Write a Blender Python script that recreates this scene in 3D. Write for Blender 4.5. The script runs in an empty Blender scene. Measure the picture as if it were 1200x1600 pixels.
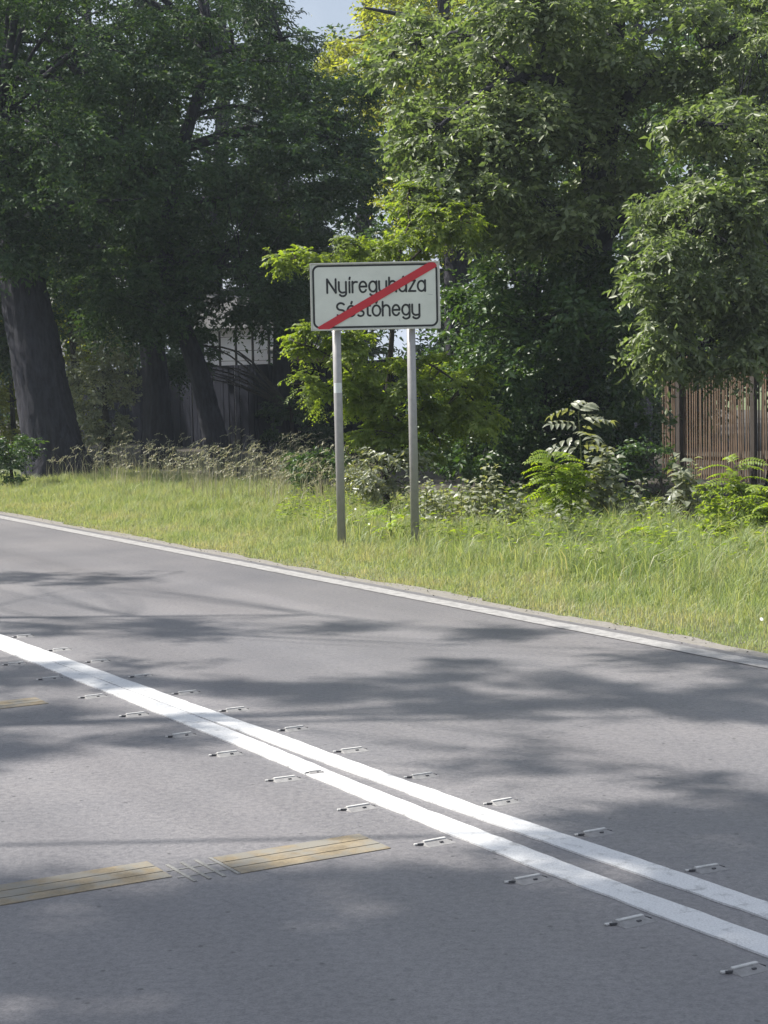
import bpy, bmesh, math, random
import numpy as np
from mathutils import Vector, Matrix
rng = np.random.default_rng(7)
random.seed(7)
S = bpy.context.scene
COL = S.collection
R = math.radians
# ------------------------------------------------------------------ camera, sky, sun, exposure
cam = bpy.data.cameras.new('camera'); camo = bpy.data.objects.new('camera', cam); COL.objects.link(camo)
cam.sensor_width = 36; cam.lens = 2800/1600*36; cam.clip_start = .1; cam.clip_end = 2000
camo.matrix_world = Matrix.Translation((0, 0, 1.6)) @ Matrix.Rotation(math.pi/2 - math.atan(214/2800), 4, 'X') @ Matrix.Rotation(R(-1.2), 4, 'Z')
S.camera = camo
SUN_AZ, SUN_EL = R(73), R(50)          # azimuth measured to the left of the view, elevation
SUN = Vector((-math.sin(SUN_AZ)*math.cos(SUN_EL), math.cos(SUN_AZ)*math.cos(SUN_EL), math.sin(SUN_EL)))
W = bpy.data.worlds.new('World'); S.world = W; W.use_nodes = True
nt = W.node_tree; bg = nt.nodes['Background']
sky = nt.nodes.new('ShaderNodeTexSky'); sky.sky_type = 'NISHITA'; sky.sun_disc = False
sky.sun_elevation = SUN_EL; sky.sun_rotation = -SUN_AZ; sky.air_density = 1.0; sky.dust_density = 3.5; sky.ozone_density = 1.0
# thin broken summer cloud over the whole sky
tc = nt.nodes.new('ShaderNodeTexCoord'); cn = nt.nodes.new('ShaderNodeTexNoise'); cn.inputs['Scale'].default_value = 2.3; cn.inputs['Detail'].default_value = 6
cr = nt.nodes.new('ShaderNodeValToRGB'); cr.color_ramp.elements[0].position = .34; cr.color_ramp.elements[1].position = .50
cx = nt.nodes.new('ShaderNodeMix'); cx.data_type = 'RGBA'; cx.inputs[7].default_value = (5.3, 5.9, 7.0, 1)
nt.links.new(tc.outputs['Generated'], cn.inputs['Vector']); nt.links.new(cn.outputs[0], cr.inputs[0]); nt.links.new(cr.outputs[0], cx.inputs[0])
nt.links.new(sky.outputs[0], cx.inputs[6]); nt.links.new(cx.outputs[2], bg.inputs[0]); bg.inputs[1].default_value = .068
sl = bpy.data.lights.new('sun', 'SUN'); sl.energy = 4.9; sl.angle = R(.53); sl.color = (1, .955, .88)
so = bpy.data.objects.new('sun', sl); COL.objects.link(so); so.rotation_euler = SUN.to_track_quat('Z', 'Y').to_euler()
S.view_settings.view_transform = 'Standard'; S.view_settings.look = 'None'; S.view_settings.gamma = 1
S.view_settings.use_curve_mapping = False; S.view_settings.exposure = .98
S.cycles.max_bounces = 8; S.cycles.transparent_max_bounces = 8

# crown ellipsoids (x, y, z, rx, ry, rz, clumps), trunk and limb points, in metres, mostly baked from image pixels at chosen depths
DATA = {'back_bush': {'crown': [(2.93, 20.4, 0.42, 0.51, 0.5, 0.34, 20)], 'rad': [0.03, 0.015], 'trunk': [(3.2, 20.2, -0.05), (3.12, 20.2, 0.43)]},
 'bough': {'crown': [(3.75, 21.2, 3.44, 0.61, 0.7, 0.26, 26), (4.39, 21.4, 3.52, 0.46, 0.9, 0.34, 24), (3.38, 20.8, 2.68, 0.39, 0.6, 0.41, 26),
                     (4.08, 21.4, 2.7, 0.53, 0.9, 0.46, 26), (3.26, 20.8, 2.02, 0.21, 0.4, 0.31, 10), (4.5, 21.6, 2.32, 0.39, 0.8, 0.46, 18),
                     (3.96, 21.2, 1.67, 0.38, 0.4, 0.14, 9), (4.33, 21.5, 2.05, 0.46, 0.6, 0.28, 10), (3.94, 21.4, 4.46, 0.53, 0.6, 0.21, 14),
                     (4.63, 21.8, 4.23, 0.39, 0.8, 0.31, 14), (4.81, 22.6, 5.66, 0.56, 1.2, 0.73, 20)],
           'limbs': [[(5.17, 23.0, 2.84), (4.51, 22.0, 3.26), (3.82, 21.2, 3.29), (3.2, 20.6, 2.96)], [(5.19, 23.0, 3.41), (4.59, 22.0, 3.72), (3.97, 21.2, 3.73)],
                     [(5.17, 23.0, 2.36), (4.35, 22.0, 2.18), (3.85, 21.4, 1.87), (3.44, 21.0, 1.72)], [(5.23, 23.1, 4.22), (4.32, 21.8, 4.47), (3.5, 21.0, 4.45)]],
           'rad': [0.26, 0.22, 0.2, 0.15, 0.08],
           'trunk': [(5.28, 23.0, -0.05), (5.24, 23.0, 1.38), (5.16, 23.0, 3.0), (5.26, 23.2, 5.44), (5.31, 23.4, 7.49)]},
 'bramble': {'crown': [(0.01, 20.6, 0.51, 0.38, 0.5, 0.32, 22), (-0.29, 20.8, 0.32, 0.45, 0.4, 0.19, 10)],
             'rad': [0.03, 0.015],
             'trunk': [(0.03, 20.6, -0.05), (0.01, 20.6, 0.43)]},
 'bramble2': {'crown': [(-0.93, 24.0, 0.43, 0.43, 0.6, 0.22, 14)], 'rad': [0.03, 0.015], 'trunk': [(-0.82, 24.0, -0.05), (-0.85, 24.0, 0.3)]},
 'elder': {'crown': [(1.47, 23.6, 1.79, 0.76, 1.4, 1.01, 50), (2.45, 24.2, 1.43, 0.78, 1.4, 1.04, 64), (2.06, 24.8, 1.08, 1.59, 1.0, 0.97, 70),
                     (2.14, 24.4, 2.73, 0.96, 1.4, 0.52, 36), (2.94, 24.6, 2.11, 0.61, 1.2, 1.32, 50), (1.19, 23.4, 0.71, 0.58, 1.0, 0.5, 26),
                     (2.42, 24.0, 0.49, 0.77, 1.0, 0.43, 26), (2.68, 22.4, 2.31, 0.4, 0.5, 0.19, 8), (3.26, 25.2, 0.96, 0.36, 1.0, 0.9, 22)],
           'rad': [0.14, 0.12, 0.09, 0.04],
           'trunk': [(2.17, 24.0, -0.05), (2.16, 24.0, 0.58), (2.14, 24.0, 1.78), (2.11, 24.0, 2.71)]},
 'far_a': {'crown': [(-10, 38.4, 6.6, 3.6, 3.6, 3.6, 190), (-9.6, 38.4, 11, 3.2, 3.2, 2.5, 90)],
           'rad': [0.4, 0.34, 0.15],
           'trunk': [(-10.2, 38.4, -0.05), (-10.4, 38.4, 3), (-10.2, 38.2, 9)]},
 'far_b': {'crown': [(-14, 46, 7, 4, 4, 4, 180)], 'rad': [0.4, 0.34, 0.15], 'trunk': [(-14.6, 46.4, -0.05), (-14.4, 46.4, 3), (-14.2, 46.2, 9)]},
 'grey_bush': {'crown': [(-5.33, 34.3, 1.42, 0.71, 1.0, 1.22, 54), (-5.09, 34.6, 2.52, 0.74, 0.8, 0.49, 14)],
               'rad': [0.08, 0.06, 0.03],
               'trunk': [(-5.29, 34.5, -0.05), (-5.31, 34.5, 0.93), (-5.34, 34.5, 2.03)]},
 'hazel': {'crown': [(-1.67, 35.5, 0.64, 0.76, 0.9, 0.57, 24), (-3.88, 37.0, 2.15, 0.59, 0.8, 0.48, 30)],
           'rad': [0.06, 0.03],
           'trunk': [(-1.78, 35.5, -0.05), (-1.79, 35.5, 0.96)]},
 'lime': {'crown': [(0.63, 40.0, 8.54, 1.36, 2.0, 1.43, 46), (1.91, 40.0, 9.34, 1.57, 2.0, 1.71, 40), (0.09, 42.0, 9.62, 0.9, 1.2, 1.05, 40),
                    (-0.37, 42.0, 8.76, 0.9, 1.2, 0.9, 20), (0.74, 40.0, 6.73, 1.29, 2.0, 1.29, 30), (2.0, 41.0, 12.21, 2.93, 3.0, 1.61, 26),
                    (1.27, 40.0, 5.19, 1.29, 1.6, 1.0, 24)],
          'limbs': [[(1.65, 39.0, 8.75), (0.96, 38.6, 9.16), (0.49, 38.4, 9.17), (-0.18, 38.2, 9.27)], [(0.9, 38.6, 9.16), (0.48, 38.4, 8.73), (0.2, 38.3, 8.45)]],
          'rad': [0.3, 0.24, 0.18, 0.1],
          'trunk': [(1.77, 40.0, -0.05), (1.71, 40.0, 4.19), (1.6, 40.0, 7.69), (1.51, 40.0, 10.45)]},
 'lit_bush': {'crown': [(-8.3, 40.0, 1.29, 0.86, 1.2, 1.71, 50), (-7.38, 41.0, 1.55, 0.88, 1.2, 1.61, 34), (-8.66, 41.0, 2.45, 0.73, 1.3, 1.9, 60)],
              'rad': [0.08, 0.06, 0.03],
              'trunk': [(-8.2, 40.0, -0.05), (-8.23, 40.0, 0.86), (-8.25, 40.0, 2.14)]},
 'locust': {'crown': [(-1.04, 21.0, 2.94, 0.15, 0.25, 0.09, 5), (-0.76, 21.0, 3.01, 0.2, 0.3, 0.12, 8), (-0.35, 21.2, 3.06, 0.38, 0.5, 0.18, 18),
                      (0.22, 21.4, 3.12, 0.38, 0.5, 0.2, 18), (0.76, 21.6, 3.38, 0.46, 0.6, 0.25, 22), (0.47, 21.9, 3.72, 0.31, 0.5, 0.19, 10),
                      (-0.81, 20.9, 2.0, 0.25, 0.4, 0.19, 14), (-0.26, 21.1, 1.8, 0.53, 0.6, 0.32, 30), (-0.89, 20.9, 1.52, 0.18, 0.3, 0.1, 6),
                      (-0.42, 21.1, 1.39, 0.38, 0.4, 0.2, 16), (0.18, 21.1, 1.34, 0.53, 0.6, 0.38, 30), (0.79, 21.3, 1.48, 0.42, 0.7, 0.46, 26),
                      (1.09, 21.3, 1.09, 0.3, 0.5, 0.27, 12), (0.39, 21.1, 0.81, 0.45, 0.5, 0.27, 18), (-0.06, 21.1, 0.9, 0.3, 0.4, 0.18, 10),
                      (-0.02, 21.7, 2.49, 0.7, 0.5, 0.31, 18)],
            'limbs': [[(0.05, 21.4, 1.04), (-0.27, 21.1, 1.58), (-0.7, 20.9, 1.92), (-0.99, 20.8, 2.0)],
                      [(0.03, 21.4, 0.81), (-0.39, 21.1, 1.35), (-0.79, 20.9, 1.5), (-1.01, 20.8, 1.52)],
                      [(0.14, 21.4, 2.1), (-0.24, 21.1, 2.77), (-0.68, 21.0, 3.03), (-1.09, 20.9, 2.94)],
                      [(0.1, 21.4, 1.72), (0.49, 21.3, 1.79), (0.94, 21.3, 1.47), (1.23, 21.2, 1.09)], [(0.2, 21.4, 2.78), (0.67, 21.4, 3.22), (1.14, 21.5, 3.44)],
                      [(0.05, 21.4, 1.11), (0.32, 21.1, 1.11), (0.62, 20.9, 0.89)]],
            'rad': [0.05, 0.045, 0.04, 0.03, 0.022, 0.012],
            'trunk': [(0.03, 21.4, -0.05), (0.01, 21.4, 0.42), (0.06, 21.4, 1.19), (0.14, 21.4, 2.1), (0.22, 21.4, 3.0), (0.37, 21.4, 3.37)]},
 'low_bush': {'crown': [(-5.84, 28.0, 0.37, 0.48, 0.6, 0.4, 22)], 'rad': [0.04, 0.02], 'trunk': [(-5.79, 28.0, -0.05), (-5.83, 28.0, 0.39)]},
 'oak': {'crown': [(1.97, 23.8, 5.86, 1.45, 1.6, 0.68, 60), (3.56, 23.8, 5.91, 1.45, 1.8, 0.77, 60), (1.07, 23.0, 4.62, 0.82, 1.0, 0.45, 40), (1.75, 23.4, 4.74, 1.0, 1.2, 0.5, 40),
                   (1.04, 22.6, 3.78, 0.65, 0.8, 0.31, 30), (1.97, 23.2, 3.65, 0.75, 1.0, 0.5, 34), (3.0, 24.2, 4.57, 0.78, 1.2, 0.69, 22), (4.56, 23.0, 5.03, 0.74, 1.3, 0.57, 26),
                   (0.64, 24.5, 5.85, 0.61, 1.0, 0.53, 18), (2.85, 25.5, 8.08, 3.01, 3.0, 1.27, 60)],
         'limbs': [[(2.94, 24.5, 3.75), (2.64, 23.6, 4.99), (2.32, 23.2, 5.38), (1.89, 22.9, 5.37), (1.38, 22.6, 5.15), (0.81, 22.4, 4.66)],
                   [(3.0, 24.5, 4.44), (3.34, 23.5, 5.29), (4.0, 23.0, 5.52), (4.73, 22.6, 5.82)], [(2.94, 24.5, 2.98), (2.32, 23.4, 3.67), (1.62, 22.8, 3.94), (1.03, 22.3, 3.9)],
                   [(2.96, 24.5, 3.32), (3.45, 23.2, 3.79), (3.89, 22.0, 3.81), (4.47, 21.4, 3.66)]],
         'rad': [0.34, 0.28, 0.24, 0.2, 0.15, 0.1],
         'trunk': [(2.96, 24.5, -0.05), (2.91, 24.5, 1.24), (2.89, 24.5, 2.98), (3.06, 24.6, 4.87), (3.28, 24.8, 6.61), (3.32, 25.0, 8.37)]},
 'right_bush': {'crown': [(3.48, 17.2, 0.21, 0.43, 0.5, 0.34, 34), (3.09, 16.6, -0.03, 0.3, 0.4, 0.18, 14)],
                'rad': [0.03, 0.015],
                'trunk': [(3.49, 17.2, -0.05), (3.48, 17.2, 0.27)]},
 'thuja': {'crown': [(-1.93, 38.0, 8.51, 0.84, 1.0, 1.63, 60), (-1.99, 38.0, 6.14, 1.15, 1.3, 1.76, 40), (-1.78, 38.0, 3.87, 1.09, 1.5, 1.22, 40)],
           'rad': [0.2, 0.14, 0.05],
           'trunk': [(-2.11, 38.0, -0.05), (-2.01, 38.0, 5.47), (-1.93, 38.0, 8.64)]},
 'tree_a': {'crown': [(-5.63, 30.5, 6.81, 2.51, 2.6, 1.31, 90), (-6.89, 30.0, 4.45, 1.18, 1.6, 0.96, 30), (-4.85, 30.0, 5.14, 1.5, 2.2, 1.18, 60),
                      (-5.8, 29.2, 3.79, 0.63, 0.6, 0.36, 16), (-5.8, 32.0, 10.03, 3.77, 3.2, 1.94, 60)],
            'rad': [0.52, 0.47, 0.41, 0.36, 0.3, 0.2],
            'trunk': [(-5.4, 30.3, -0.05), (-5.56, 30.3, 0.49), (-5.77, 30.3, 1.89), (-6.02, 30.4, 3.3), (-6.32, 30.8, 4.51), (-6.51, 31.5, 6.23)]},
 'tree_b': {'crown': [(-3.25, 31.2, 2.84, 1.34, 1.1, 0.38, 26), (-1.91, 31.0, 2.64, 0.66, 0.8, 0.29, 12), (-4.39, 31.4, 2.76, 0.78, 1.0, 0.38, 16),
                      (-2.98, 31.5, 5.61, 2.36, 2.4, 1.91, 110), (-1.19, 31.0, 4.97, 1.33, 1.8, 1.55, 60), (-2.11, 31.0, 3.35, 1.22, 1.4, 0.77, 44),
                      (-4.47, 31.3, 3.31, 1.23, 1.5, 0.89, 36), (-0.53, 31.5, 5.78, 0.67, 1.2, 1.12, 24), (-3.28, 33.0, 8.43, 3.06, 3.0, 1.89, 70)],
            'rad': [0.21, 0.19, 0.17, 0.15, 0.13, 0.12, 0.08],
            'trunk': [(-2.86, 32.0, -0.05), (-3.05, 32.0, 0.82), (-3.29, 32.0, 1.96), (-3.65, 32.0, 2.88), (-3.8, 32.0, 3.78), (-3.54, 32.0, 5.35), (-2.89, 32.3, 7.39)]},
 'tree_c': {'crown': [(-4.82, 35.0, 5.23, 2.12, 2.0, 2.38, 60), (-5.16, 35.5, 8.25, 3.04, 2.5, 1.9, 50), (-6.14, 34.5, 3.75, 1.11, 1.2, 0.86, 20)],
            'rad': [0.29, 0.24, 0.22, 0.18, 0.12],
            'trunk': [(-4.17, 33.5, -0.05), (-4.19, 33.5, 1.04), (-4.23, 33.5, 2.0), (-4.41, 33.6, 3.55), (-4.6, 34.0, 5.72)]},
 'lit_crown': {'crown': [(-6.52, 36.0, 4.99, 0.33, 0.5, 0.77, 20), (-6.31, 36.0, 3.72, 0.44, 0.6, 0.9, 24), (-5.94, 36.0, 2.57, 0.64, 0.6, 0.77, 20)],
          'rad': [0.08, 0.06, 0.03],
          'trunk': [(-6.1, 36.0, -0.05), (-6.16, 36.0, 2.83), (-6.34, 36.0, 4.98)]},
 'wood': [{'crown': [(-8.46, 37.0, 6.15, 3.96, 2.2, 4.36, 150)],
           'rad': [0.35, 0.28, 0.2, 0.1],
           'trunk': [(-9.43, 37.0, -0.05), (-9.38, 37.0, 2.92), (-8.93, 37.0, 7.45), (-8.93, 37.0, 10.63)]},
          {'crown': [(-9.88, 60.0, 9.95, 7.07, 2.2, 6.43, 170), (-10.14, 60.0, 2.37, 5.57, 2.2, 2.36, 70)],
           'rad': [0.35, 0.28, 0.2, 0.1],
           'trunk': [(-10.17, 60.0, -0.05), (-10.09, 60.0, 3.64), (-9.42, 60.0, 10.98), (-9.46, 60.0, 16.15)]},
          {'crown': [(-0.64, 60.0, 7.03, 4.07, 2.2, 4.29, 120), (-0.53, 60.0, 12.04, 1.29, 2.2, 0.64, 6), (-0.77, 60.0, 1.32, 5.57, 2.2, 1.93, 80)],
           'rad': [0.35, 0.28, 0.2, 0.1],
           'trunk': [(-0.77, 60.0, -0.05), (-0.72, 60.0, 3.44), (-0.13, 60.0, 10.79), (-0.23, 60.0, 15.96)]},
          {'crown': [(3.26, 44.0, 5.51, 3.77, 2.2, 3.77, 110), (3.51, 44.0, 1.0, 4.09, 2.2, 1.73, 50)],
           'rad': [0.35, 0.28, 0.2, 0.1],
           'trunk': [(3.51, 44.0, -0.05), (3.54, 44.0, 2.87), (3.93, 44.0, 8.25), (3.83, 44.0, 12.05)]},
          {'crown': [(6.58, 38.0, 4.9, 3.26, 2.2, 3.53, 170), (4.93, 38.0, 1.04, 2.04, 2.2, 1.49, 80)],
           'rad': [0.35, 0.28, 0.2, 0.1],
           'trunk': [(6.55, 38.0, -0.05), (6.57, 38.0, 2.62), (6.87, 38.0, 7.27), (6.76, 38.0, 10.55)]},
          {'crown': [(7.7, 34.0, 4.87, 2.67, 2.2, 4.01, 150)],
           'rad': [0.35, 0.28, 0.2, 0.1],
           'trunk': [(8.41, 34.0, -0.05), (8.41, 34.0, 2.46), (8.66, 34.0, 6.62), (8.55, 34.0, 9.56)]},
          {'crown': [(7.13, 54.0, 11.96, 5.79, 2.2, 4.24, 140)],
           'rad': [0.35, 0.28, 0.2, 0.1],
           'trunk': [(7.39, 54.0, -0.05), (7.41, 54.0, 3.09), (7.86, 54.0, 9.7), (7.72, 54.0, 14.36)]},
          {'crown': [(3.08, 50.0, 10.75, 2.68, 2.2, 3.04, 60)],
           'rad': [0.35, 0.28, 0.2, 0.1],
           'trunk': [(2.92, 50.0, -0.05), (2.95, 50.0, 3.06), (3.41, 50.0, 9.18), (3.3, 50.0, 13.49)]},
          {'crown': [(-5.58, 58.0, 5.53, 5.39, 2.2, 2.28, 90), (-6.27, 58.0, 3.09, 1.24, 2.2, 1.04, 14), (-6.44, 58.0, 11.21, 4.14, 2.2, 5.18, 130)],
           'rad': [0.35, 0.28, 0.2, 0.1],
           'trunk': [(-5.49, 58.0, -0.05), (-5.43, 58.0, 3.48), (-4.82, 58.0, 10.58), (-4.89, 58.0, 15.57)]},
          {'crown': [(1.63, 60.0, 14.68, 1.29, 2.2, 1.93, 12)],
           'rad': [0.35, 0.28, 0.2, 0.1],
           'trunk': [(2.23, 60.0, -0.05), (2.27, 60.0, 3.38), (2.82, 60.0, 10.72), (2.7, 60.0, 15.9)]}]}
# ------------------------------------------------------------------ helpers
U = np.array([-.489, .8723]); N_ = np.array([.8723, .489])       # along the road (away from camera), across it (to the far side)
E0 = np.array([0.0, 13.17])                                       # a point on the middle of the far edge line
def st(s, t): return E0 + U*s + N_*t
def to_st(x, y): d = np.array([x, y]) - E0; return float(d@U), float(d@N_)

def tag(o, label=None, cat=None, group=None, kind=None):
    if label: o['label'] = label
    if cat: o['category'] = cat
    if group: o['group'] = group
    if kind: o['kind'] = kind
    return o
def empty(name, loc=(0, 0, 0), rz=0):
    o = bpy.data.objects.new(name, None); o.empty_display_size = .1; COL.objects.link(o)
    o.location = loc; o.rotation_euler = (0, 0, rz); return o
def link(name, me, mat=None, parent=None, loc=None):
    o = bpy.data.objects.new(name, me); COL.objects.link(o)
    if mat and not me.materials: me.materials.append(mat)
    if parent: o.parent = parent
    if loc is not None: o.location = loc
    return o
def raw(name, verts, faces, mat=None, parent=None, smooth=False, loc=None):
    me = bpy.data.meshes.new(name); me.from_pydata([tuple(map(float, v)) for v in verts], [], faces); me.update()
    if smooth: me.polygons.foreach_set('use_smooth', [True]*len(me.polygons))
    return link(name, me, mat, parent, loc)
def tri_mesh(name, V, T, attr=None):
    me = bpy.data.meshes.new(name); n = len(T)
    me.vertices.add(len(V)); me.vertices.foreach_set('co', np.ascontiguousarray(V, dtype=np.float32).ravel())
    me.loops.add(3*n); me.loops.foreach_set('vertex_index', np.ascontiguousarray(T, dtype=np.int32).ravel())
    me.polygons.add(n); me.polygons.foreach_set('loop_start', np.arange(0, 3*n, 3, dtype=np.int32))
    me.polygons.foreach_set('loop_total', np.full(n, 3, dtype=np.int32))
    if attr is not None:
        a = me.attributes.new('tone', 'FLOAT', 'POINT'); a.data.foreach_set('value', np.ascontiguousarray(attr, dtype=np.float32))
    me.update(calc_edges=True); return me
def tube_vf(pts, rad, seg=8, jit=0, flat=1.0, cap=True, r=None):
    pts = [Vector(p) for p in pts]; V = []; F = []; n = len(pts)
    prev = None
    for i, p in enumerate(pts):
        d = (pts[min(i+1, n-1)] - pts[max(i-1, 0)]).normalized()
        a = d.orthogonal().normalized() if prev is None else (prev - d*prev.dot(d)).normalized()
        prev = a; b = d.cross(a)
        for k in range(seg):
            w = 2*math.pi*k/seg; q = rad[i]*(1 + (random.uniform(-jit, jit) if jit else 0))
            V.append(p + a*math.cos(w)*q + b*math.sin(w)*q)
    for i in range(n-1):
        for k in range(seg):
            F.append((i*seg+k, i*seg+(k+1) % seg, (i+1)*seg+(k+1) % seg, (i+1)*seg+k))
    if cap:
        F.append(tuple(range(seg))[::-1]); F.append(tuple((n-1)*seg+k for k in range(seg)))
    return V, F
def resample(pts, rad, n):
    P = np.array(pts, float); r = np.array(rad, float); d = np.r_[0, np.cumsum(np.linalg.norm(np.diff(P, axis=0), axis=1))]
    x = np.linspace(0, d[-1], n); Q = np.stack([np.interp(x, d, P[:, i]) for i in range(3)], 1)
    for _ in range(2): Q[1:-1] = (Q[:-2] + 2*Q[1:-1] + Q[2:])/4
    return Q, np.interp(x, d, r)
class MB:
    def __init__(s): s.V = []; s.F = []
    def add(s, V, F):
        o = len(s.V); s.V += [tuple(v) for v in V]; s.F += [tuple(i+o for i in f) for f in F]; return s
    def box(s, c, d, M=None):
        x, y, z = (v/2 for v in d); c = Vector(c)
        V = [Vector((a*x, b*y, e*z)) for e in (-1, 1) for b in (-1, 1) for a in (-1, 1)]
        if M: V = [M @ v for v in V]
        return s.add([v + c for v in V], [(0, 2, 3, 1), (4, 5, 7, 6), (0, 1, 5, 4), (2, 6, 7, 3), (0, 4, 6, 2), (1, 3, 7, 5)])
    def tube(s, *a, **k): return s.add(*tube_vf(*a, **k))
    def mesh(s, name, bevel=0):
        me = bpy.data.meshes.new(name); me.from_pydata([tuple(v) for v in s.V], [], s.F); me.update()
        if bevel:
            b = bmesh.new(); b.from_mesh(me); bmesh.ops.bevel(b, geom=list(b.edges), offset=bevel, segments=2, profile=.6, affect='EDGES', clamp_overlap=True); b.to_mesh(me); b.free()
        return me
    def build(s, name, mat, parent=None, smooth=False, bevel=0, loc=None):
        me = s.mesh(name, bevel)
        if smooth: me.polygons.foreach_set('use_smooth', [True]*len(me.polygons))
        return link(name, me, mat, parent, loc)

# ------------------------------------------------------------------ materials
def new_mat(name):
    m = bpy.data.materials.new(name); m.use_nodes = True; t = m.node_tree
    return m, t, t.nodes['Principled BSDF'], t.nodes['Material Output']
def nd(t, typ, **k):
    n = t.nodes.new(typ)
    for a, v in k.items():
        if a.startswith('i_'): n.inputs[int(a[2:]) if a[2:].isdigit() else a[2:].replace('_', ' ')].default_value = v
        else: setattr(n, a, v)
    return n
def ramp(t, stops):
    n = t.nodes.new('ShaderNodeValToRGB'); e = n.color_ramp.elements
    while len(e) < len(stops): e.new(.5)
    for q, (p, c) in zip(e, stops): q.position = p; q.color = (*c, 1) if len(c) == 3 else c
    return n
def noise(t, scale, detail=4, rough=.55, vec=None):
    n = nd(t, 'ShaderNodeTexNoise'); n.inputs['Scale'].default_value = scale; n.inputs['Detail'].default_value = detail; n.inputs['Roughness'].default_value = rough
    if vec: t.links.new(vec, n.inputs['Vector'])
    return n
def objco(t, scale=(1, 1, 1), rot=(0, 0, 0)):
    g = nd(t, 'ShaderNodeNewGeometry'); m = nd(t, 'ShaderNodeMapping'); m.inputs['Scale'].default_value = scale; m.inputs['Rotation'].default_value = rot
    t.links.new(g.outputs['Position'], m.inputs['Vector']); return m.outputs[0]
def mixc(t, f, a, b, mode='MIX'):
    n = nd(t, 'ShaderNodeMix', data_type='RGBA', blend_type=mode)
    for s, v in ((n.inputs[0], f), (n.inputs[6], a), (n.inputs[7], b)):
        if hasattr(v, 'links') or isinstance(v, bpy.types.NodeSocket): t.links.new(v, s)
        else: s.default_value = v if isinstance(v, (int, float)) else (*v, 1)
    return n.outputs[2]
def bump(t, p, h, strength, dist=.01):
    b = nd(t, 'ShaderNodeBump'); b.inputs['Strength'].default_value = strength; b.inputs['Distance'].default_value = dist
    t.links.new(h, b.inputs['Height']); t.links.new(b.outputs[0], p.inputs['Normal'])

def mat_leaf(name, cols, back=None, trans=.35, rough=.42, spec=.5):
    m, t, p, o = new_mat(name)
    g = nd(t, 'ShaderNodeNewGeometry'); rp = ramp(t, [(i/(len(cols)-1), c) for i, c in enumerate(cols)])
    t.links.new(g.outputs['Random Per Island'], rp.inputs[0])
    nz = noise(t, .9, 2, .5, objco(t)); rz = ramp(t, [(.3, (.72, .74, .7)), (.7, (1.2, 1.16, 1.1))]); t.links.new(nz.outputs[0], rz.inputs[0])
    c = mixc(t, 1.0, rp.outputs[0], rz.outputs[0], 'MULTIPLY')
    t.links.new(c, p.inputs['Base Color']); p.inputs['Roughness'].default_value = rough; p.inputs['Specular IOR Level'].default_value = spec
    tr = nd(t, 'ShaderNodeBsdfTranslucent')
    c2 = mixc(t, 1.0, c, back or (1.9, 1.9, .55), 'MULTIPLY'); t.links.new(c2, tr.inputs[0])
    mx = nd(t, 'ShaderNodeMixShader'); mx.inputs[0].default_value = trans
    t.links.new(p.outputs[0], mx.inputs[1]); t.links.new(tr.outputs[0], mx.inputs[2]); t.links.new(mx.outputs[0], o.inputs[0]); return m
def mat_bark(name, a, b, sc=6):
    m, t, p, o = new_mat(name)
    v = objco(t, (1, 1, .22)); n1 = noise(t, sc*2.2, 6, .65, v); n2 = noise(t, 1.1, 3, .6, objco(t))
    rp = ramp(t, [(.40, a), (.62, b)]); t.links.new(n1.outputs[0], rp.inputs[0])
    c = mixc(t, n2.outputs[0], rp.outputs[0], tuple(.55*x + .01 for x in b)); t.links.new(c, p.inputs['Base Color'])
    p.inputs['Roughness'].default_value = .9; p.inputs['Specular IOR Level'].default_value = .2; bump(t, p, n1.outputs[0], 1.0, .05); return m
def mat_plain(name, col, rough=.5, metal=0, var=.15, sc=8, bmp=0, spec=.5):
    m, t, p, o = new_mat(name); n = noise(t, sc, 5, .6, objco(t))
    rp = ramp(t, [(.25, tuple(x*(1-var) for x in col)), (.75, tuple(min(1, x*(1+var)) for x in col))]); t.links.new(n.outputs[0], rp.inputs[0])
    t.links.new(rp.outputs[0], p.inputs['Base Color']); p.inputs['Roughness'].default_value = rough; p.inputs['Metallic'].default_value = metal; p.inputs['Specular IOR Level'].default_value = spec
    if bmp: bump(t, p, n.outputs[0], bmp, .004)
    return m

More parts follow.
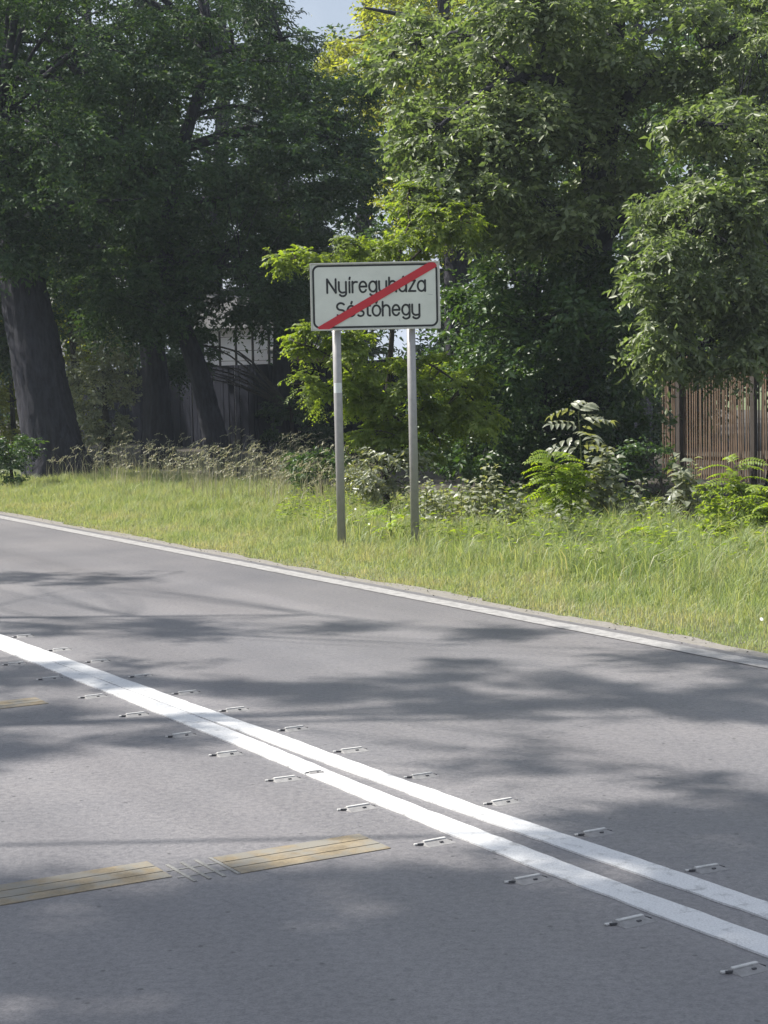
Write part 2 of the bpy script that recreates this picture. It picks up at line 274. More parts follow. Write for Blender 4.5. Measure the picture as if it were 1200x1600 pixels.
def mat_asphalt():
    m, t, p, o = new_mat('asphalt'); co = objco(t); ro = objco(t, (1, 1, 1), (0, 0, -math.atan2(N_[1], N_[0])))
    big = noise(t, .55, 4, .6, co); fine = noise(t, 130, 3, .7, co); mid = noise(t, 38, 3, .7, co)
    sc = nd(t, 'ShaderNodeMapping'); sc.inputs['Scale'].default_value = (1.5, .06, 1); t.links.new(ro, sc.inputs[0]); lane = noise(t, 1.0, 3, .5, sc.outputs[0])
    r1 = ramp(t, [(.3, (.144, .138, .140)), (.7, (.194, .187, .189))]); t.links.new(lane.outputs[0], r1.inputs[0])
    r2 = ramp(t, [(.3, (.78, .79, .82)), (.72, (1.15, 1.13, 1.12))]); t.links.new(big.outputs[0], r2.inputs[0])
    c = mixc(t, 1.0, r1.outputs[0], r2.outputs[0], 'MULTIPLY')
    r3 = ramp(t, [(.33, (.72, .72, .74)), (.5, (1, 1, 1)), (.68, (1.22, 1.21, 1.20))]); t.links.new(fine.outputs[0], r3.inputs[0])
    c = mixc(t, 1.0, c, r3.outputs[0], 'MULTIPLY')
    r4 = ramp(t, [(.34, (.74, .74, .77)), (.6, (1.1, 1.1, 1.1))]); t.links.new(mid.outputs[0], r4.inputs[0]); c = mixc(t, 1.0, c, r4.outputs[0], 'MULTIPLY')
    vo = nd(t, 'ShaderNodeTexVoronoi'); vo.inputs['Scale'].default_value = 9; t.links.new(co, vo.inputs['Vector'])      # scattered dark pits
    rv = ramp(t, [(.05, (.28, .28, .29)), (.09, (1, 1, 1))]); t.links.new(vo.outputs['Distance'], rv.inputs[0]); c = mixc(t, .8, c, rv.outputs[0], 'MULTIPLY')
    t.links.new(c, p.inputs['Base Color']); p.inputs['Roughness'].default_value = .43; p.inputs['Specular IOR Level'].default_value = .55
    ad = nd(t, 'ShaderNodeMath', operation='ADD'); t.links.new(fine.outputs[0], ad.inputs[0]); t.links.new(mid.outputs[0], ad.inputs[1])
    bump(t, p, ad.outputs[0], .38, .004); return m
def mat_paint(name, col, wear=.35, alt=None, sc=14):
    m, t, p, o = new_mat(name); co = objco(t); n = noise(t, sc, 6, .7, co); f = noise(t, 160, 2, .6, co)
    rp = ramp(t, [(.30, tuple(x*.55 for x in col)), (.30+wear*.5, col), (.8, tuple(min(1, x*1.06) for x in col))]); t.links.new(n.outputs[0], rp.inputs[0])
    rf = ramp(t, [(.3, (.8, .8, .8)), (.6, (1.04, 1.04, 1.04))]); t.links.new(f.outputs[0], rf.inputs[0])
    c = mixc(t, 1.0, rp.outputs[0], rf.outputs[0], 'MULTIPLY')
    if alt:
        w = noise(t, 9, 3, .6, co); rw = ramp(t, [(.42, (0, 0, 0)), (.60, (.9, .9, .9))]); t.links.new(w.outputs[0], rw.inputs[0]); c = mixc(t, rw.outputs[0], c, alt)
    t.links.new(c, p.inputs['Base Color']); p.inputs['Roughness'].default_value = .6; bump(t, p, f.outputs[0], .3, .002); return m
def mat_ground():
    m, t, p, o = new_mat('ground'); co = objco(t); a = noise(t, .7, 5, .6, co); b = noise(t, 22, 4, .7, co)
    r1 = ramp(t, [(.35, (.10, .11, .05)), (.6, (.12, .155, .06)), (.8, (.16, .15, .07))]); t.links.new(a.outputs[0], r1.inputs[0])
    r2 = ramp(t, [(.3, (.55, .55, .55)), (.7, (1.3, 1.3, 1.25))]); t.links.new(b.outputs[0], r2.inputs[0])
    c = mixc(t, 1.0, r1.outputs[0], r2.outputs[0], 'MULTIPLY'); t.links.new(c, p.inputs['Base Color']); p.inputs['Roughness'].default_value = .95
    bump(t, p, b.outputs[0], 1, .03); return m
def mat_grass(name, stops, trans=.4, back=(1.7, 1.6, .8), use_tone=True):
    m, t, p, o = new_mat(name); g = nd(t, 'ShaderNodeNewGeometry')
    rp = ramp(t, stops); f = g.outputs['Random Per Island']
    if use_tone:
        a = nd(t, 'ShaderNodeAttribute', attribute_name='tone'); mm = nd(t, 'ShaderNodeMath', operation='MULTIPLY_ADD'); t.links.new(f, mm.inputs[0]); mm.inputs[1].default_value = .45
        t.links.new(a.outputs['Fac'], mm.inputs[2]); f = mm.outputs[0]
    t.links.new(f, rp.inputs[0]); t.links.new(rp.outputs[0], p.inputs['Base Color']); p.inputs['Roughness'].default_value = .5; p.inputs['Specular IOR Level'].default_value = .4
    tr = nd(t, 'ShaderNodeBsdfTranslucent'); c2 = mixc(t, 1.0, rp.outputs[0], back, 'MULTIPLY'); t.links.new(c2, tr.inputs[0])
    mx = nd(t, 'ShaderNodeMixShader'); mx.inputs[0].default_value = trans
    t.links.new(p.outputs[0], mx.inputs[1]); t.links.new(tr.outputs[0], mx.inputs[2]); t.links.new(mx.outputs[0], o.inputs[0]); return m

M = dict(
 asphalt=mat_asphalt(), white=mat_paint('white_paint', (.57, .57, .57), .3), old_white=mat_paint('worn_white_paint', (.34, .33, .32), .6),
 ochre=mat_paint('ochre_paint', (.27, .215, .135), .75, (.19, .18, .155)), pale=mat_paint('pale_scrape', (.25, .245, .23), .6),
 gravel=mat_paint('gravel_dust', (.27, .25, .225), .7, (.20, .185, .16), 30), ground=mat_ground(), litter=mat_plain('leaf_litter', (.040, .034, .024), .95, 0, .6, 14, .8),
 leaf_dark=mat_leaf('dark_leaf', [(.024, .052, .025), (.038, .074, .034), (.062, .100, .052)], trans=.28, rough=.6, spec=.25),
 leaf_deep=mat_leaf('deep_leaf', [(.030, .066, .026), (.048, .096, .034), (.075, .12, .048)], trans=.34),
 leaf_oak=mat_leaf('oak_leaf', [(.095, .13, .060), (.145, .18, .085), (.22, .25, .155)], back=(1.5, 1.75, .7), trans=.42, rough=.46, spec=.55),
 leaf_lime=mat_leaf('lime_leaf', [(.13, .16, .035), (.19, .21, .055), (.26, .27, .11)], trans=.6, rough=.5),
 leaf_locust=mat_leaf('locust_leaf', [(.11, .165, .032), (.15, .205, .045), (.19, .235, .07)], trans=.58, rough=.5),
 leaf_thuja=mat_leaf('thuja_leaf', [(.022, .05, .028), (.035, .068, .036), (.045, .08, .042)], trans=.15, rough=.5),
 leaf_sun_pale=mat_leaf('sun_pale_leaf', [(.16, .19, .13), (.23, .25, .19), (.32, .33, .28)], trans=.28, rough=.4, spec=.6),  # pale tones stand in for sunlight on the leaves
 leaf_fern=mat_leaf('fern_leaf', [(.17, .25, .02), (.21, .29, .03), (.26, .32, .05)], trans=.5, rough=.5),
 bark=mat_bark('bark', (.008, .008, .012), (.048, .047, .062)), twig=mat_bark('twig_bark', (.025, .022, .018), (.07, .06, .048), 14),  # bark: blue-violet cast of lens flare is put into its colour
 steel=mat_plain('galvanised_steel', (.31, .30, .295), .45, .3, .12, 20), rim=mat_plain('aluminium_rim', (.56, .55, .50), .5, .2, .08, 12),
 face=mat_plain('sign_face', (.63, .645, .59), .55, 0, .09, 5), black=mat_plain('black_print', (.012, .013, .014), .5, 0, .1), red=mat_plain('red_print', (.50, .016, .028), .45, 0, .08, 6),
 scratch=mat_plain('grey_scratch', (.35, .35, .36), .6), sticker=mat_plain('pale_sticker', (.60, .62, .62), .5),
 rubber=mat_plain('dark_lens', (.055, .055, .06), .6), stud=mat_plain('worn_stud', (.46, .455, .44), .6, 0, .25, 40, .5), stud_foot=mat_plain('worn_stud_foot', (.205, .20, .198), .7, 0, .25, 40, .5),
 slat=mat_plain('rusty_slat', (.14, .092, .058), .8, 0, .45, 5, .3), slat_red=mat_plain('red_rust_slat', (.165, .066, .038), .8, 0, .4, 5, .3), wood_dark=mat_plain('dark_post', (.045, .036, .03), .85, 0, .3, 10, .4),
 board=mat_plain('shaded_slate_board', (.012, .013, .020), .95, 0, .25, 4, .3, .08), wall=mat_plain('white_render', (.74, .74, .76), .9, 0, .06, 2), roof=mat_plain('grey_roof', (.07, .07, .07), .9, 0, .25, 6, .5),  # board: colour darkened and blued to stand in for shade
 door=mat_plain('brown_door', (.12, .075, .05), .7, 0, .2, 5), cable=mat_plain('black_cable', (.02, .02, .02), .6),
 grass=mat_grass('grass_blade', [(0, (.145, .21, .075)), (.35, (.23, .295, .13)), (.62, (.31, .345, .185)), (.85, (.33, .32, .20)), (1, (.42, .39, .28))]),
 dry=mat_grass('dry_grass', [(0, (.20, .22, .11)), (.5, (.30, .30, .19)), (1, (.45, .42, .33))], .3, (1.2, 1.1, .9), False),
 petal=mat_plain('white_petal', (.8, .8, .76), .6), stem=mat_plain('green_stem', (.08, .10, .03), .6),
)

# ------------------------------------------------------------------ ground, road, markings
def grid_sheet(name, z, svals, tvals, mat, kind='structure', jt=None):
    V = []; F = []
    for i, s in enumerate(svals):
        for j, t in enumerate(tvals):
            tt = t + (jt(i, j) if jt else 0); p = st(s, tt); V.append((p[0], p[1], z))
    n = len(tvals)
    for i in range(len(svals)-1):
        for j in range(n-1): F.append((i*n+j, i*n+j+1, (i+1)*n+j+1, (i+1)*n+j))
    o = raw(name, V, F, mat); o.data.update()
    if o.data.polygons[0].normal.z < 0: o.data.flip_normals()
    return tag(o, kind=kind)
raw_ground = grid_sheet('ground', -.05, [-300, -60, 0, 60, 500], [-300, -30, 0, 30, 400], M['ground'])
SV = list(np.r_[-60, np.arange(-14, 24, .12), np.linspace(24, 120, 40)])
def ragged(a): r = np.cumsum(rng.normal(0, .018, len(SV))); r = r - np.convolve(r, np.ones(25)/25, 'same'); return r*a + rng.normal(0, .012, len(SV))
rag1, rag2 = ragged(.6), ragged(1.0)
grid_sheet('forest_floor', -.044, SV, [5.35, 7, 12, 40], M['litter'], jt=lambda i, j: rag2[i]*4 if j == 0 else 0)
grid_sheet('gravel_shoulder', -.012, SV, [-.02, .24, .36], M['gravel'], jt=lambda i, j: rag2[i] if j == 2 else 0)
grid_sheet('road', 0, SV, [-9.0, -6, -3, -1, .17], M['asphalt'], jt=lambda i, j: rag1[i]*.5 if j == 4 else 0)
grid_sheet('edge_line', .004, SV, [-.07, .08], M['old_white'], jt=lambda i, j: float(rag1[i])*.10)
grid_sheet('near_edge_line', .004, SV, [-7.35, -7.23], M['old_white'])
def line_slab(name, ups, lows, mat, z=.007):
    "thick painted line between two ground polylines, edges slightly uneven"
    def dens(P):
        P = np.array(P, float); d = np.r_[0, np.cumsum(np.linalg.norm(np.diff(P, axis=0), axis=1))]; x = np.arange(0, d[-1], .06); Q = np.stack([np.interp(x, d, P[:, i]) for i in (0, 1)], 1)
        k = np.ones(15)/15
        for i in (0, 1):
            pad = np.r_[2*Q[0, i]-Q[7:0:-1, i], Q[:, i], 2*Q[-1, i]-Q[-2:-9:-1, i]]; Q[:, i] = np.convolve(pad, k, 'valid')
        return Q
    A, B = dens(ups), dens(lows); n = min(len(A), len(B)); ia = np.linspace(0, len(A)-1, n).astype(int); ib = np.linspace(0, len(B)-1, n).astype(int); A = A[ia].copy(); B = B[ib].copy()
    for Q in (A, B): Q += N_[None, :]*(rng.normal(0, .0018, n) + np.convolve(rng.normal(0, .004, n), np.ones(6)/6, 'same'))[:, None]
    V = []; F = []
    for i in range(n): V += [(A[i, 0], A[i, 1], .0005), (A[i, 0], A[i, 1], z), (B[i, 0], B[i, 1], z), (B[i, 0], B[i, 1], .0005)]
    for i in range(n-1):
        for k in range(3): F.append((4*i+k, 4*i+k+1, 4*i+k+5, 4*i+k+4))
    o = raw(name, V, F, mat)
    if np.mean([q.normal.z for q in o.data.polygons]) < 0: o.data.flip_normals()
    return tag(o, kind='structure')
A = [(-2.463, 11.332), (-1.874, 10.304), (-1.384, 9.464), (-0.966, 8.737), (-0.609, 8.142), (-0.296, 7.583), (-0.022, 7.118), (0.220, 6.685), (0.437, 6.342), (0.672, 5.979), (0.912, 5.593), (1.125, 5.259)]  # line edges here and studs below: image pixels cast onto the ground
B = [(-2.397, 11.021), (-1.819, 9.993), (-1.342, 9.168), (-0.938, 8.467), (-0.591, 7.885), (-0.288, 7.353), (-0.022, 6.903), (0.213, 6.495), (0.424, 6.157), (0.650, 5.795), (0.882, 5.410), (1.093, 5.109)]
Cc = [(-2.394, 11.004), (-1.816, 9.977), (-1.340, 9.152), (-0.936, 8.450), (-0.586, 7.815), (-0.284, 7.231), (-0.023, 6.769), (0.207, 6.352), (0.412, 6.000), (0.630, 5.621), (0.853, 5.239), (1.055, 4.933)]
Dd = [(-2.329, 10.700), (-1.762, 9.670), (-1.299, 8.862), (-0.904, 8.144), (-0.567, 7.532), (-0.276, 7.010), (-0.023, 6.535), (0.199, 6.128), (0.397, 5.791), (0.608, 5.430), (0.824, 5.060), (1.018, 4.763)]
far = lambda p, k=0: [tuple(np.array(p) + U*d + N_*k) for d in (110, 40, 12)]
near = lambda p: [tuple(np.array(p) - U*d) for d in (3, 8, 30)]
line_slab('centre_line', far(A[0]) + A + near(A[-1]), far(B[0]) + B + near(B[-1]), M['white'])
line_slab('centre_line', far(Cc[0]) + Cc + near(Cc[-1]), far(Dd[0]) + Dd + near(Dd[-1]), M['white'])

# faded transverse ochre bands: three strips each, with a scraped gap between
def strip(par, s0, s1, t0, t1, mat, name='strip', z=.0028):
    c = [st(s0, t0), st(s0, t1), st(s1, t1), st(s1, t0)]; V = [(p[0], p[1], .0006) for p in c] + [(p[0], p[1], z) for p in c]
    o = raw(name, V, [(4, 5, 6, 7), (0, 1, 5, 4), (1, 2, 6, 5), (2, 3, 7, 6), (3, 0, 4, 7)], mat, par)
    if o.data.polygons[0].normal.z < 0: o.data.flip_normals()
    return o
def band(x0, y0, x1, y1, wid, label, name='rumble_band'):
    s, t = to_st(x0, y0); s_, t_ = to_st(x1, y1); par = empty(name); tag(par, label, 'road band', 'faded ochre bands across the near lane')
    w = wid/3
    for k in range(3): strip(par, s - w*k - .007, s - w*(k+1), t, t_, M['ochre'])
    return s, t, t_
s_, ta, tb = band(-.60, 5.90, -.075, 6.10, .235, 'faded ochre band ending just left of the double white line')
_, tc, td = band(-1.62, 5.42, -.80, 5.84, .225, 'faded ochre band cut off by the left edge of the view')
band(-2.35, 8.72, -1.79, 9.02, .21, 'short ochre band farther up the road at the left edge')
par = empty('scraped_marking'); tag(par, 'pale scraped cross hatching between the two ochre bands', 'road marking')
for k in range(4):
    q = td + .035 + (ta - td - .05)*k/3; strip(par, s_ - .0, s_ - .235, q, q + .012, M['pale'], 'stripe', .003)
for k in range(2): strip(par, s_ - .07 - .09*k, s_ - .078 - .09*k, td + .01, ta - .01, M['pale'], 'scratch', .002)

# ------------------------------------------------------------------ road studs
def make_stud():
    r = empty('road_stud')
    V = [(-.056, .022, 0), (.056, .022, 0), (.062, -.044, 0), (-.052, -.044, 0), (-.048, .012, .009), (.048, .012, .009), (.046, -.006, .008), (-.047, -.006, .008)]
    raw('base', V, [(4, 5, 6, 7), (0, 1, 5, 4), (1, 2, 6, 5), (2, 3, 7, 6), (3, 0, 4, 7)][::1], M['stud_foot'], r).data.flip_normals()
    MB().box((0, .004, .0105), (.092, .013, .005)).build('bar', M['stud'], r, bevel=.0018)
    MB().box((-.068, .010, .003), (.024, .012, .006), Matrix.Rotation(R(-16), 3, 'Z')).build('arm', M['stud'], r, bevel=.002)
    MB().box((-.060, .001, .004), (.022, .007, .007), Matrix.Rotation(R(-22), 3, 'Z')).build('lens', M['rubber'], r, bevel=.0015)
    MB().box((.026, .0155, .006), (.022, .004, .008)).build('lens', M['rubber'], r, bevel=.0015)
    MB().box((.012, -.022, .006), (.014, .008, .005)).build('lens', M['rubber'], r, bevel=.0015)
    MB().box((.0575, -.006, .003), (.005, .022, .005), Matrix.Rotation(R(12), 3, 'Z')).build('lens', M['rubber'], r, bevel=.0015)
    return r
def copy_tree(o, parent=None):
    c = o.copy(); COL.objects.link(c); c.parent = parent
    for ch in list(o.children): copy_tree(ch, c)
    return c
ordn = 'first second third fourth fifth sixth seventh eighth ninth tenth eleventh twelfth'.split()
SU = [(-2.287, 11.223), (-1.949, 10.623), (-1.646, 10.151), (-1.328, 9.61), (-1.023, 9.064), (-.737, 8.559), (-.428, 8.056), (-.158, 7.569), (.131, 7.051), (.419, 6.586), (.709, 6.112), (1.011, 5.637)]
SL = [(-2.115, 10.121), (-1.817, 9.588), (-1.492, 9.01), (-1.209, 8.48), (-.928, 7.963), (-.69, 7.544), (-.418, 7.046), (-.118, 6.543), (.151, 6.029), (.431, 5.556), (.692, 5.106), (.938, 4.668)]
proto = None
for row, P in (('far', SU), ('near', SL)):
    for i, (x, y) in enumerate(P):
        o = make_stud() if proto is None else copy_tree(proto); proto = proto or o
        o.location = (x, y, .0005); o.rotation_euler = (0, 0, math.atan2(N_[1], N_[0]) + random.uniform(-.06, .06)); k = random.uniform(.94, 1.06); o.scale = (k, k, random.uniform(.85, 1.1))
        tag(o, 'low worn road stud on the %s side of the double line, %s from the left' % (row, ordn[i]), 'road stud', 'road studs beside the double white line')
o = copy_tree(proto); o.location = (-.30, 7.13, .007); o.rotation_euler = (0, 0, .4); o.scale = (.55, .55, .7); tag(o, 'small broken stud stuck on the white centre line itself', 'road stud', 'road studs beside the double white line')

# ------------------------------------------------------------------ town exit sign
sg = empty('town_exit_sign', (-.04, 17.0, -.05)); tag(sg, 'white town limit sign with two-line name struck through in red on two steel posts', 'road sign')
CX_, CZ_ = 0.0, 2.395          # panel centre relative to the empty
PW, PH = 1.222, .632
def rrect(w, h, r, n=8):
    out = []
    for cx, cz, a0 in ((w/2-r, h/2-r, 0), (-w/2+r, h/2-r, 90), (-w/2+r, -h/2+r, 180), (w/2-r, -h/2+r, 270)):
        for k in range(n+1): a = R(a0 + 90*k/n); out.append((cx + r*math.cos(a), cz + r*math.sin(a)))
    return out
MB().box((0, 0, 0), (PW, .012, PH)).build('panel', M['rim'], sg, bevel=.003, loc=(CX_, 0, CZ_))
fr = MB()
for sx in (-1, 1): fr.box((sx*(PW/2 - .006), -.012, 0), (.012, .018, PH))
for sz in (-1, 1): fr.box((0, -.012, sz*(PH/2 - .006)), (PW - .024, .018, .012))
fr.build('rim', M['rim'], sg, bevel=.002, loc=(CX_, 0, CZ_))
def flat(name, outline, y, mat, th=.002):
    n = len(outline); V = [(x, y, z) for x, z in outline] + [(x, y + th, z) for x, z in outline]
    F = [tuple(range(n))] + [(i, (i+1) % n, n+(i+1) % n, n+i) for i in range(n)]
    o = raw(name, V, F, mat, sg, loc=(CX_, 0, CZ_))
    b = bmesh.new(); b.from_mesh(o.data); bmesh.ops.recalc_face_normals(b, faces=b.faces); b.to_mesh(o.data); b.free(); return o
flat('face', rrect(PW - .03, PH - .03, .01), -.0085, M['face'])
# black border ring
a, b = rrect(1.180, .594, .062), rrect(1.143, .557, .045); n = len(a)
V = [(x, -.0105, z) for x, z in a] + [(x, -.0105, z) for x, z in b]
o = raw('border', V, [(i, (i+1) % n, n+(i+1) % n, n+i) for i in range(n)], M['black'], sg, loc=(CX_, 0, CZ_))
if o.data.polygons[0].normal.y > 0: o.data.flip_normals()
# red stroke
def zp(x, z): return ((x - 590)/861, -(z - 327.5)/861*1.0)
flat('red_bar', [zp(*q) for q in [(116, 572), (128, 588), (150, 594), (206, 592), (1090, 104), (1094, 92), (1080, 72), (1058, 64), (1026, 68)]], -.0165, M['red'])
# lettering: rounded strokes
def arc(cx, cz, rx, rz, a0, a1, n=12): return [(cx + rx*math.cos(R(a0+(a1-a0)*k/n)), cz + rz*math.sin(R(a0+(a1-a0)*k/n))) for k in range(n+1)]
XH, AS, DE, LW = 1.0, 1.30, -.34, .68       # x-height units
def bowl(cx=.34): return arc(cx, .5, .34, .5, 0, 360, 24)
GL = {
 'N': (.80, [[(0, 0), (0, 1.27), (.74, 0), (.74, 1.27)]]),
 'y': (.66, [[(0, 1), (0, .36)] + arc(.31, .36, .31, .36, 180, 270, 8) + [(.62, .05)], [(.62, 1), (.62, -.05)] + arc(.33, -.06, .29, .27, 0, -150, 10)]),
 'i': (.10, [[(.05, 0), (.05, 1)], [(.06, 1.25), (.09, 1.40)]]),
 'r': (.38, [[(0, 0), (0, 1)], [(0, .62)] + arc(.30, .66, .30, .32, 175, 70, 8)]),
 'e': (.64, [[(.02, .53), (.62, .53)] + arc(.32, .5, .31, .5, 5, 325, 20)]),
 'g': (.66, [arc(.32, .52, .32, .48, 0, 360, 24), [(.64, 1), (.64, -.04)] + arc(.34, -.05, .30, .28, 0, -150, 10)]),
 'h': (.62, [[(0, 0), (0, 1.32)], [(0, .60)] + arc(.30, .62, .30, .38, 180, 0, 12) + [(.60, 0)]]),
 'á': (.66, [arc(.32, .48, .32, .48, 0, 360, 24), [(.64, 1), (.64, 0)], [(.34, 1.22), (.40, 1.38)]]),
 'a': (.66, [arc(.32, .48, .32, .48, 0, 360, 24), [(.64, 1), (.64, 0)]]),
 'z': (.56, [[(0, 1), (.54, 1), (0, .02), (.56, .02)]]),
 'S': (.70, [arc(.34, .95, .33, .33, 35, 270, 14) + arc(.34, .31, .36, .31, 90, -145, 14)]),
 'ó': (.66, [bowl(.33), [(.33, 1.22), (.39, 1.38)]]),
 's': (.52, [arc(.26, .76, .25, .24, 40, 270, 10) + arc(.26, .26, .27, .26, 90, -140, 10)]),
 't': (.36, [[(.14, 1.28), (.14, .22)] + arc(.34, .22, .20, .20, 180, 280, 6), [(0, .98), (.36, .98)]]),
}
def write(text, x0, x1, base, xh, rad=.0095):
    gap = .21; tot = sum(GL[c][0] for c in text) + gap*(len(text)-1); k = (x1 - x0)/tot; x = x0
    for c in text:
        w, strokes = GL[c]; m = MB()
        cut = []
        for stp in strokes:
            cur = [stp[0]]
            for i in range(1, len(stp)):
                cur.append(stp[i])
                if i + 1 < len(stp):
                    d1 = (stp[i][0]-stp[i-1][0], stp[i][1]-stp[i-1][1]); d2 = (stp[i+1][0]-stp[i][0], stp[i+1][1]-stp[i][1])
                    l = math.hypot(*d1)*math.hypot(*d2)
                    if l > 1e-9 and (d1[0]*d2[0] + d1[1]*d2[1])/l < .6: cut.append(cur); cur = [stp[i]]
            cut.append(cur)
        for stp in cut:
            P = []
            for (px, pz) in stp:
                q = Vector((x + px*k, 0, base + pz*xh))
                if not P or (q - P[-1]).length > 1e-4: P.append(q)
            V, F = tube_vf(P, [rad]*len(P), 8)
            if (P[0] - P[-1]).length > rad:
                for e in (P[0], P[-1]):
                    Vc = [e + Vector((rad*math.cos(w_), 0, rad*math.sin(w_))) for w_ in np.linspace(0, 2*math.pi, 12, endpoint=False)]; m.add([v + Vector((0, -rad*.5, 0)) for v in Vc] + [v + Vector((0, rad*.5, 0)) for v in Vc], [tuple(range(12)), tuple(range(23, 11, -1))] + [(i, (i+1) % 12, 12+(i+1) % 12, 12+i) for i in range(12)])
            m.add(V, F)
        m.V = [(v[0], -.0102 + v[1]*.3, v[2]) for v in m.V]
        m.build('letter', M['black'], sg, loc=(CX_, 0, CZ_)); x += (w + gap)*k
write('Nyiregyháza', (195-590)/861 + .008, (1005-590)/861 - .008, -(296-327.5)/861, .100)
write('Sóstóhegy', (270-590)/861 + .008, (957-590)/861 - .008, -(488-327.5)/861, .098)
flat('scratch', [zp(*q) for q in [(1008, 321), (1030, 323), (1056, 326), (1055, 329), (1030, 326)]], -.0108, M['scratch'])
flat('scratch', [zp(*q) for q in [(778, 515), (781, 514), (790, 535), (787, 536)]], -.0108, M['scratch'])
for x, tilt in ((-.372, .004), (.332, .002)):
    post = MB().tube([(x - tilt, .052, 2.60), (x, .052, 1.2), (x + tilt, .052, -.3)], [.041]*3, 24).build('post', M['steel'], sg, smooth=True)
    MB().tube([(x - tilt, .052, 2.60), (x - tilt, .052, 2.625)], [.044, .036], 24).build('cap', M['black'], post)
    for z in (2.24, 2.56):
        MB().tube([(x - tilt, .052, z - .015), (x - tilt, .052, z + .015)], [.047]*2, 24).box((x - tilt, .012, z), (.09, .02, .03)).build('clamp', M['steel'], sg, bevel=0)
ms = MB(); VV = []; 
for z in (1.49, 1.585):
    for k in range(13): a = R(-150 + 120*k/12); VV.append((-.372 + .0418*math.cos(a), .052 + .0418*math.sin(a), z))
raw('sticker', VV, [(k, k+1, 14+k, 13+k) for k in range(12)], M['sticker'], sg)

# ------------------------------------------------------------------ foliage
def unit(v): return v/np.maximum(np.linalg.norm(v, axis=-1, keepdims=True), 1e-9)
def leaves_mesh(name, P, A, Nn, L, Wd, bend=.12):
    "one folded diamond per leaf: base P, axis A, normal Nn"
    B = unit(np.cross(Nn, A)); Nn = unit(np.cross(A, B)); n = len(P); L = L[:, None]; Wd = Wd[:, None]
    mid = P + A*L*.45
    V = np.empty((n, 4, 3)); V[:, 0] = P; V[:, 1] = mid + B*Wd/2 + Nn*L*bend; V[:, 2] = P + A*L - Nn*L*.08; V[:, 3] = mid - B*Wd/2 + Nn*L*bend
    i = np.arange(n)[:, None]*4; T = np.concatenate([i + [0, 1, 2], i + [0, 2, 3]], 1).reshape(-1, 3)
    return tri_mesh(name, V.reshape(-1, 3), T)
def sphere_dirs(n): return unit(rng.normal(size=(n, 3)))
CULL_RAY_WALL = np.array([-0.0733, 0.9972, 0.0150])         # camera ray through an image pixel, towards the outbuilding; nearer clumps along it dropped
CULL_RAY_SKY = np.array([-.0262, .9793, .2006])         # camera ray through the sky patch in the image; clumps along it dropped
def clumps_from(ells):
    C = []; O = []
    for (x, y, z, rx, ry, rz, n) in ells:
        d = sphere_dirs(n); rr = rng.uniform(.35, 1, n)**.5; C.append(np.array([x, y, z]) + d*rr[:, None]*np.array([rx, ry, rz])); O.append(d)
    C, O = np.concatenate(C), np.concatenate(O); g = CULL_RAY_SKY[None, :]; v = C - np.array([0, 0, 1.6]); a = np.arccos(np.clip((unit(v)*g).sum(1), -1, 1)); d = np.linalg.norm(v, axis=1); k = a > .013 + .36/d; a2 = np.arccos(np.clip((unit(v)*CULL_RAY_WALL).sum(1), -1, 1)); k &= (a2 > .0085 + .22/d) | (d > 49)
    return C[k], O[k]
def foliage(name, C, O, r, leaf, sprays, per, mat, parent, droop=.25, upright=.38, aspect=.48, flat=.55, pinnate=False):
    "sprays of leaves through each clump: C centres, O outward direction of the clump"
    n = len(C); K = n*sprays
    c = np.repeat(C, sprays, 0); o = np.repeat(O, sprays, 0); rs = np.repeat(r*rng.uniform(.6, 1.35, n), sprays)
    d = unit(sphere_dirs(K) + .55*o); off = sphere_dirs(K)*(rng.uniform(0, .55, K)*rs)[:, None]; off[:, 2] *= flat
    d[:, 2] = d[:, 2]*.6; d = unit(d)
    s = c + off; L = rs*rng.uniform(.55, 1.0, K)
    f = (np.arange(per) + .5)/per
    P = s[:, None, :] + d[:, None, :]*(L[:, None]*f[None, :])[:, :, None]; P[:, :, 2] -= droop*(L[:, None]*f[None, :]**2)
    dd = d[:, None, :].repeat(per, 1).copy(); dd[:, :, 2] -= 2*droop*f[None, :]; dd = unit(dd)
    side = unit(np.cross(dd, np.array([0, 0, 1.])) + 1e-6)*np.where(np.arange(per) % 2, 1, -1)[None, :, None]
    A = unit(side*(1.0 if pinnate else .8) + dd*.6 + rng.normal(0, .25 if pinnate else .38, (K, per, 3)) - np.array([0, 0, droop*.8]))
    Nn = unit(np.array([0, 0, upright])[None, None] + rng.normal(0, .12 if pinnate else .42, (K, per, 3)) + .42*o[:, None, :] + (sphere_dirs(K)*.35)[:, None, :])
    m = K*per; lf = leaf*np.repeat(np.repeat(rng.uniform(.75, 1.3, n), sprays), per)*rng.uniform(.55, 1.35, m)
    me = leaves_mesh(name, P.reshape(m, 3), A.reshape(m, 3), Nn.reshape(m, 3), lf, lf*aspect*rng.uniform(.8, 1.2, m))
    return link(name, me, mat, parent)
